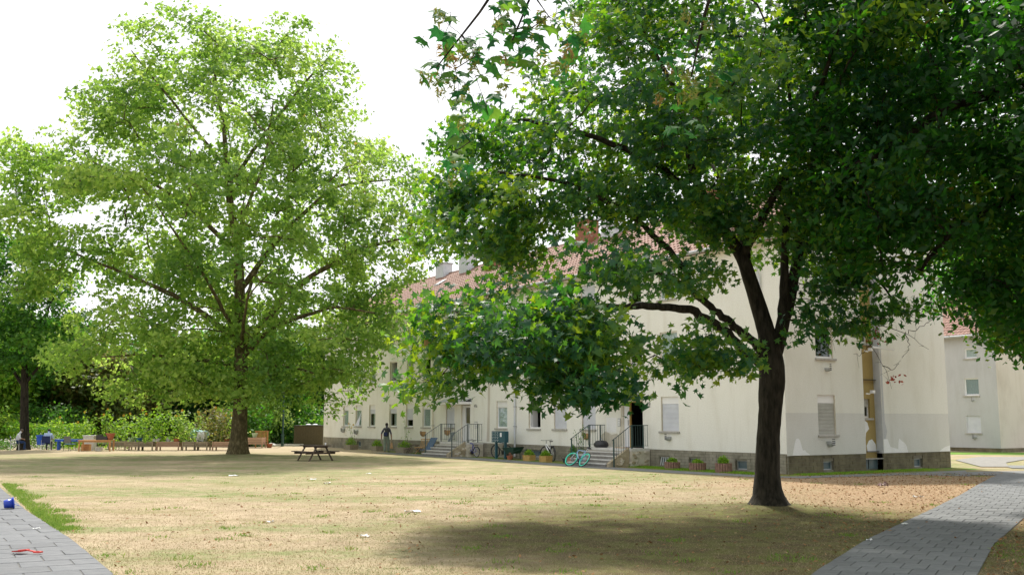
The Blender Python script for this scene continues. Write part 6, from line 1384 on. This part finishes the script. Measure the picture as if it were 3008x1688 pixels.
r = empty('doormat', BL(8.8, .5, .752), BROT); tag(r, 'small brown doormat at the open doorway', 'doormat'); q = MB(); q.box(-.35,.35,-.2,.2,0,.02); q.build('mat_body', M['wicker'], r)

# planters along the facade
def planter(label, s, t, kind, seed, r0=.25, h=.26, ph=.22, lm='bright_leaf'):
    r = empty('planter', BL(s, t), BROT); tag(r, label, 'planter', 'planters along the facade')
    if kind == 'palisade':
        first = None
        for k in range(18):
            a = 2 * PI * k / 18; q = MB(); q.tube([(r0 * math.cos(a), r0 * math.sin(a), 0), (r0 * math.cos(a), r0 * math.sin(a), h)], r0 * .185, 6)
            q.build('palisade', M['palisade'], r)
        q = MB(); q.tube([(0,0,.02),(0,0,h-.05)], r0 * .95, 14); q.build('soil', M['soil'], r)
    else:
        m = {'ochre': 'ochre', 'grey': 'planter_grey', 'clay': 'terracotta'}[kind]; w = r0; q = MB()
        for sy in (-1, 1): q.add([(-w*.92, sy*w*.55, 0), (w*.92, sy*w*.55, 0), (w, sy*w*.62, h), (-w, sy*w*.62, h), (-w*.92, sy*w*.50, 0), (w*.92, sy*w*.50, 0), (w*.95, sy*w*.56, h), (-w*.95, sy*w*.56, h)], [(0,1,2,3),(7,6,5,4),(3,2,6,7),(0,4,5,1)])
        for sx in (-1, 1): q.add([(sx*w*.92, -w*.55, 0), (sx*w*.92, w*.55, 0), (sx*w, w*.62, h), (sx*w, -w*.62, h), (sx*w*.86, -w*.5, 0), (sx*w*.86, w*.5, 0), (sx*w*.94, w*.56, h), (sx*w*.94, -w*.56, h)], [(0,1,2,3),(7,6,5,4),(3,2,6,7),(0,4,5,1)])
        q.build('trough', M[m], r, recalc=False); q = MB(); q.box(-w*.9,w*.9,-w*.5,w*.5,.02,h-.04); q.build('soil', M['soil'], r)
    rg = np.random.default_rng(seed); n = 420; P = rg.normal(size=(n, 3)); P /= np.linalg.norm(P, axis=1, keepdims=True); P *= rg.uniform(.5, 1, (n, 1)); P = P * np.array([r0 * 1.05, r0 * .75, ph]); P[:, 2] = np.abs(P[:, 2]) + h - .02
    leaves('foliage', P, rg.normal(size=(n, 3)) + np.array([0, 0, .7]), np.full(n, .045) * rg.uniform(.6, 1.3, n), T_OVAL, M[lm], r, seed=seed)
    return r
planter('round palisade planter nearest the barred cellar window', 5.3, .75, 'palisade', 501, .27, .28, .20); planter('middle one of the three round palisade planters', 3.8, .80, 'palisade', 502, .28, .30, .17); planter('round palisade planter closest to the maple trunk', 2.35, .85, 'palisade', 503, .27, .34, .32)
planter('ochre trough with bushy green plant under the open window', 15.0, 1.15, 'ochre', 504, .30, .28, .30); planter('ochre trough in front of the rear wheel of the white bicycle', 13.45, 1.25, 'ochre', 505, .30, .30, .28)
planter('concrete planter farthest left along the facade', 36.6, .85, 'grey', 506, .50, .32, .55); planter('concrete planter with small bush beside the walking man', 32.6, .85, 'grey', 507, .42, .32, .42); planter('wide concrete planter left of the mini bench', 28.6, .95, 'grey', 508, .55, .34, .42)
planter('clay trough with tall greenery left of the right-hand stairs', 11.15, 1.35, 'clay', 509, .26, .30, .60, 'shrub_leaf')
plant('thin climbing plant growing up the green stair railing', 11.0, 0, 0, 0, 0, 0) if False else None
for lab, s_, t_, h_, w_, sd, n_, lm_ in (('thin climbing plant on the left railing of the right-hand stairs', 10.85, 1.1, 1.5, .45, 520, 120, 'shrub_leaf'), ('tall thin weed rising from the wide concrete planter', 28.3, .9, 1.7, .5, 521, 50, 'bright_leaf'), ('pale flowering weed above the farthest left planter', 36.5, .8, 1.4, .55, 522, 60, 'bright_leaf')):
    p = BL(s_, t_); plant(lab, p.x, p.y, .3, h_, w_, sd, lm=lm_, n=n_, leaf=.05, name='climbing_plant' if sd == 520 else 'tall_weed', stems=3, group=None, flowers=(3 if sd == 522 else 0), fs=.07)
r = empty('watering_can', BL(12.45, .9), BROT); tag(r, 'small black watering can right of the second ochre trough', 'watering can'); q = MB(); q.lathe([(.08,0),(.09,.18),(.07,.2)], 10); q.build('body', M['black'], r); q = MB(); q.tube([(.08,0,.06),(.24,0,.24)],.014,6); q.build('spout', M['black'], r); q = MB(); q.tube([(-.08,0,.06),(-.17,0,.14),(-.05,0,.26),(.05,0,.2)],.01,6); q.build('handle', M['black'], r)

# ================================================================== small things on the ground
r = empty('toy_bucket', (-11.05, 22.3, .02)); tag(r, 'bright blue toy bucket lying on its side on the left path', 'bucket')
T = Matrix.Rotation(math.radians(-58), 4, 'Z') @ Matrix.Translation((0, -.1, .095)) @ Matrix.Rotation(math.radians(-82), 4, 'X')
def lath(q, prof, n=20):
    k = len(q.v)
    for rr, z in prof:
        for j in range(n): a = 2*PI*j/n; q.v.append(tuple(T @ Vector((rr*math.cos(a), rr*math.sin(a), z))))
    for i in range(len(prof)-1):
        for j in range(n): q.f.append((k+i*n+j, k+i*n+(j+1)%n, k+(i+1)*n+(j+1)%n, k+(i+1)*n+j)); q.m.append(0)
q = MB(); lath(q, [(.001,0),(.082,0),(.088,.02),(.112,.19),(.105,.19),(.083,.025),(.001,.02)]); q.build('bucket_body', M['bucket_blue'], r, smooth=True); q = MB(); lath(q, [(.108,.17),(.126,.175),(.126,.20),(.106,.20)]); q.build('rim', M['bucket_blue'], r)
q = MB(); q.tube([tuple(T @ Vector((.12*math.cos(a), .02 + .06*abs(math.sin(a)), .19 + .11*math.sin(a)))) for a in np.linspace(0, PI, 9)], .005, 5); q.build('handle', M['bucket_blue'], r)
r = empty('toy_spade', (-7.02, 14.85, .03), math.radians(-12)); tag(r, 'red plastic toy spade lying on the left path', 'toy spade')
q = MB(); q.add([(-.24,-.06,.02),(-.05,-.07,.03),(-.05,.07,.03),(-.24,.06,.02),(-.24,-.07,.035),(-.05,-.08,.055),(-.05,.08,.055),(-.24,.07,.035),(-.15,0,.012)], [(0,1,8),(1,2,8),(2,3,8),(3,0,8),(4,5,1,0),(6,7,3,2),(5,6,2,1)]); q.build('blade', M['toy_red'], r, recalc=False)
q = MB(); q.beam((-.06,0,.05),(.10,0,.025),.022,.018); q.build('shaft', M['toy_red'], r); q = MB(); q.beam((.10,-.035,.022),(.10,.035,.022),.02,.02); q.beam((.19,-.04,.022),(.19,.04,.022),.025,.02); q.beam((.10,-.035,.022),(.19,-.035,.022),.018,.02); q.beam((.10,.035,.022),(.19,.035,.022),.018,.02); q.build('grip', M['toy_red'], r)
def scrap(label, x, y, sx, sy, m, seed, h=.03, name='litter_scrap', cat='litter'):
    rg = np.random.default_rng(seed); nx, ny = 7, 4; pts = []
    for j in range(ny):
        for i in range(nx): u, v = i/(nx-1)-.5, j/(ny-1)-.5; pts.append((u*sx + rg.normal(0,.01), v*sy + rg.normal(0,.01) + .25*sy*math.sin(u*5+seed), .012 + h*abs(rg.normal(.4,.5))))
    o = MB().add(pts, [(j*nx+i, j*nx+i+1, (j+1)*nx+i+1, (j+1)*nx+i) for j in range(ny-1) for i in range(nx-1)]).build(name, M[m], None, recalc=False)
    o.location = (x, y, 0); tag(o, label, cat, 'litter on the ground'); return o
for a_ in (('crumpled clear plastic wrapper in the middle of the lawn',-2.11,21.6,.34,.14,'plastic_clear',1,.05),('white scrap of paper in the near centre of the lawn',-2.46,17.08,.16,.08,'paper',2),('pale wrapper on the greener grass beyond the centre',-6.54,33.24,.22,.12,'paper',3),
           ('small white scrap right beside the pale wrapper',-5.7,31.2,.18,.08,'plastic_clear',4),('white scrap farthest out on the lawn, toward the building',-5.21,36.77,.2,.1,'paper',5),('faint clear plastic scrap on the left part of the lawn',-4.64,19.48,.14,.12,'plastic_clear',6),('white wrapper on the lawn in front of the plane tree',-9.73,35.44,.34,.16,'plastic_clear',7,.03),
           ('dark red and white crumpled packet near the gable wall',10.87,29.7,.28,.2,'maroon',8,.10),('white scrap among brown leaves beside the right path',10.28,25.71,.24,.14,'paper',9,.04),('small white scrap on the left edge of the right path',5.82,16.6,.10,.05,'paper',10),('pale scrap on the lawn edge left of the right path',7.38,19.1,.12,.05,'paper',11),('thin white strip on the left path above the red spade',-8.52,18.23,.12,.05,'paper',12)):
    scrap(*a_)
r = empty('fallen_green_leaf', (-3.05, 11.55, .03), .4); tag(r, 'bright green leaf lying on the lawn at the bottom edge', 'leaf'); o = raw_mesh('blade', np.array([(0,0,.02)] + [(a*.09, b_*.09, .0) for a, b_ in T_MAPLE_LOW]), np.array([[0, i+1, (i+1) % 10 + 1] for i in range(10)]), np.full(11, .7), M['bright_leaf'], r)
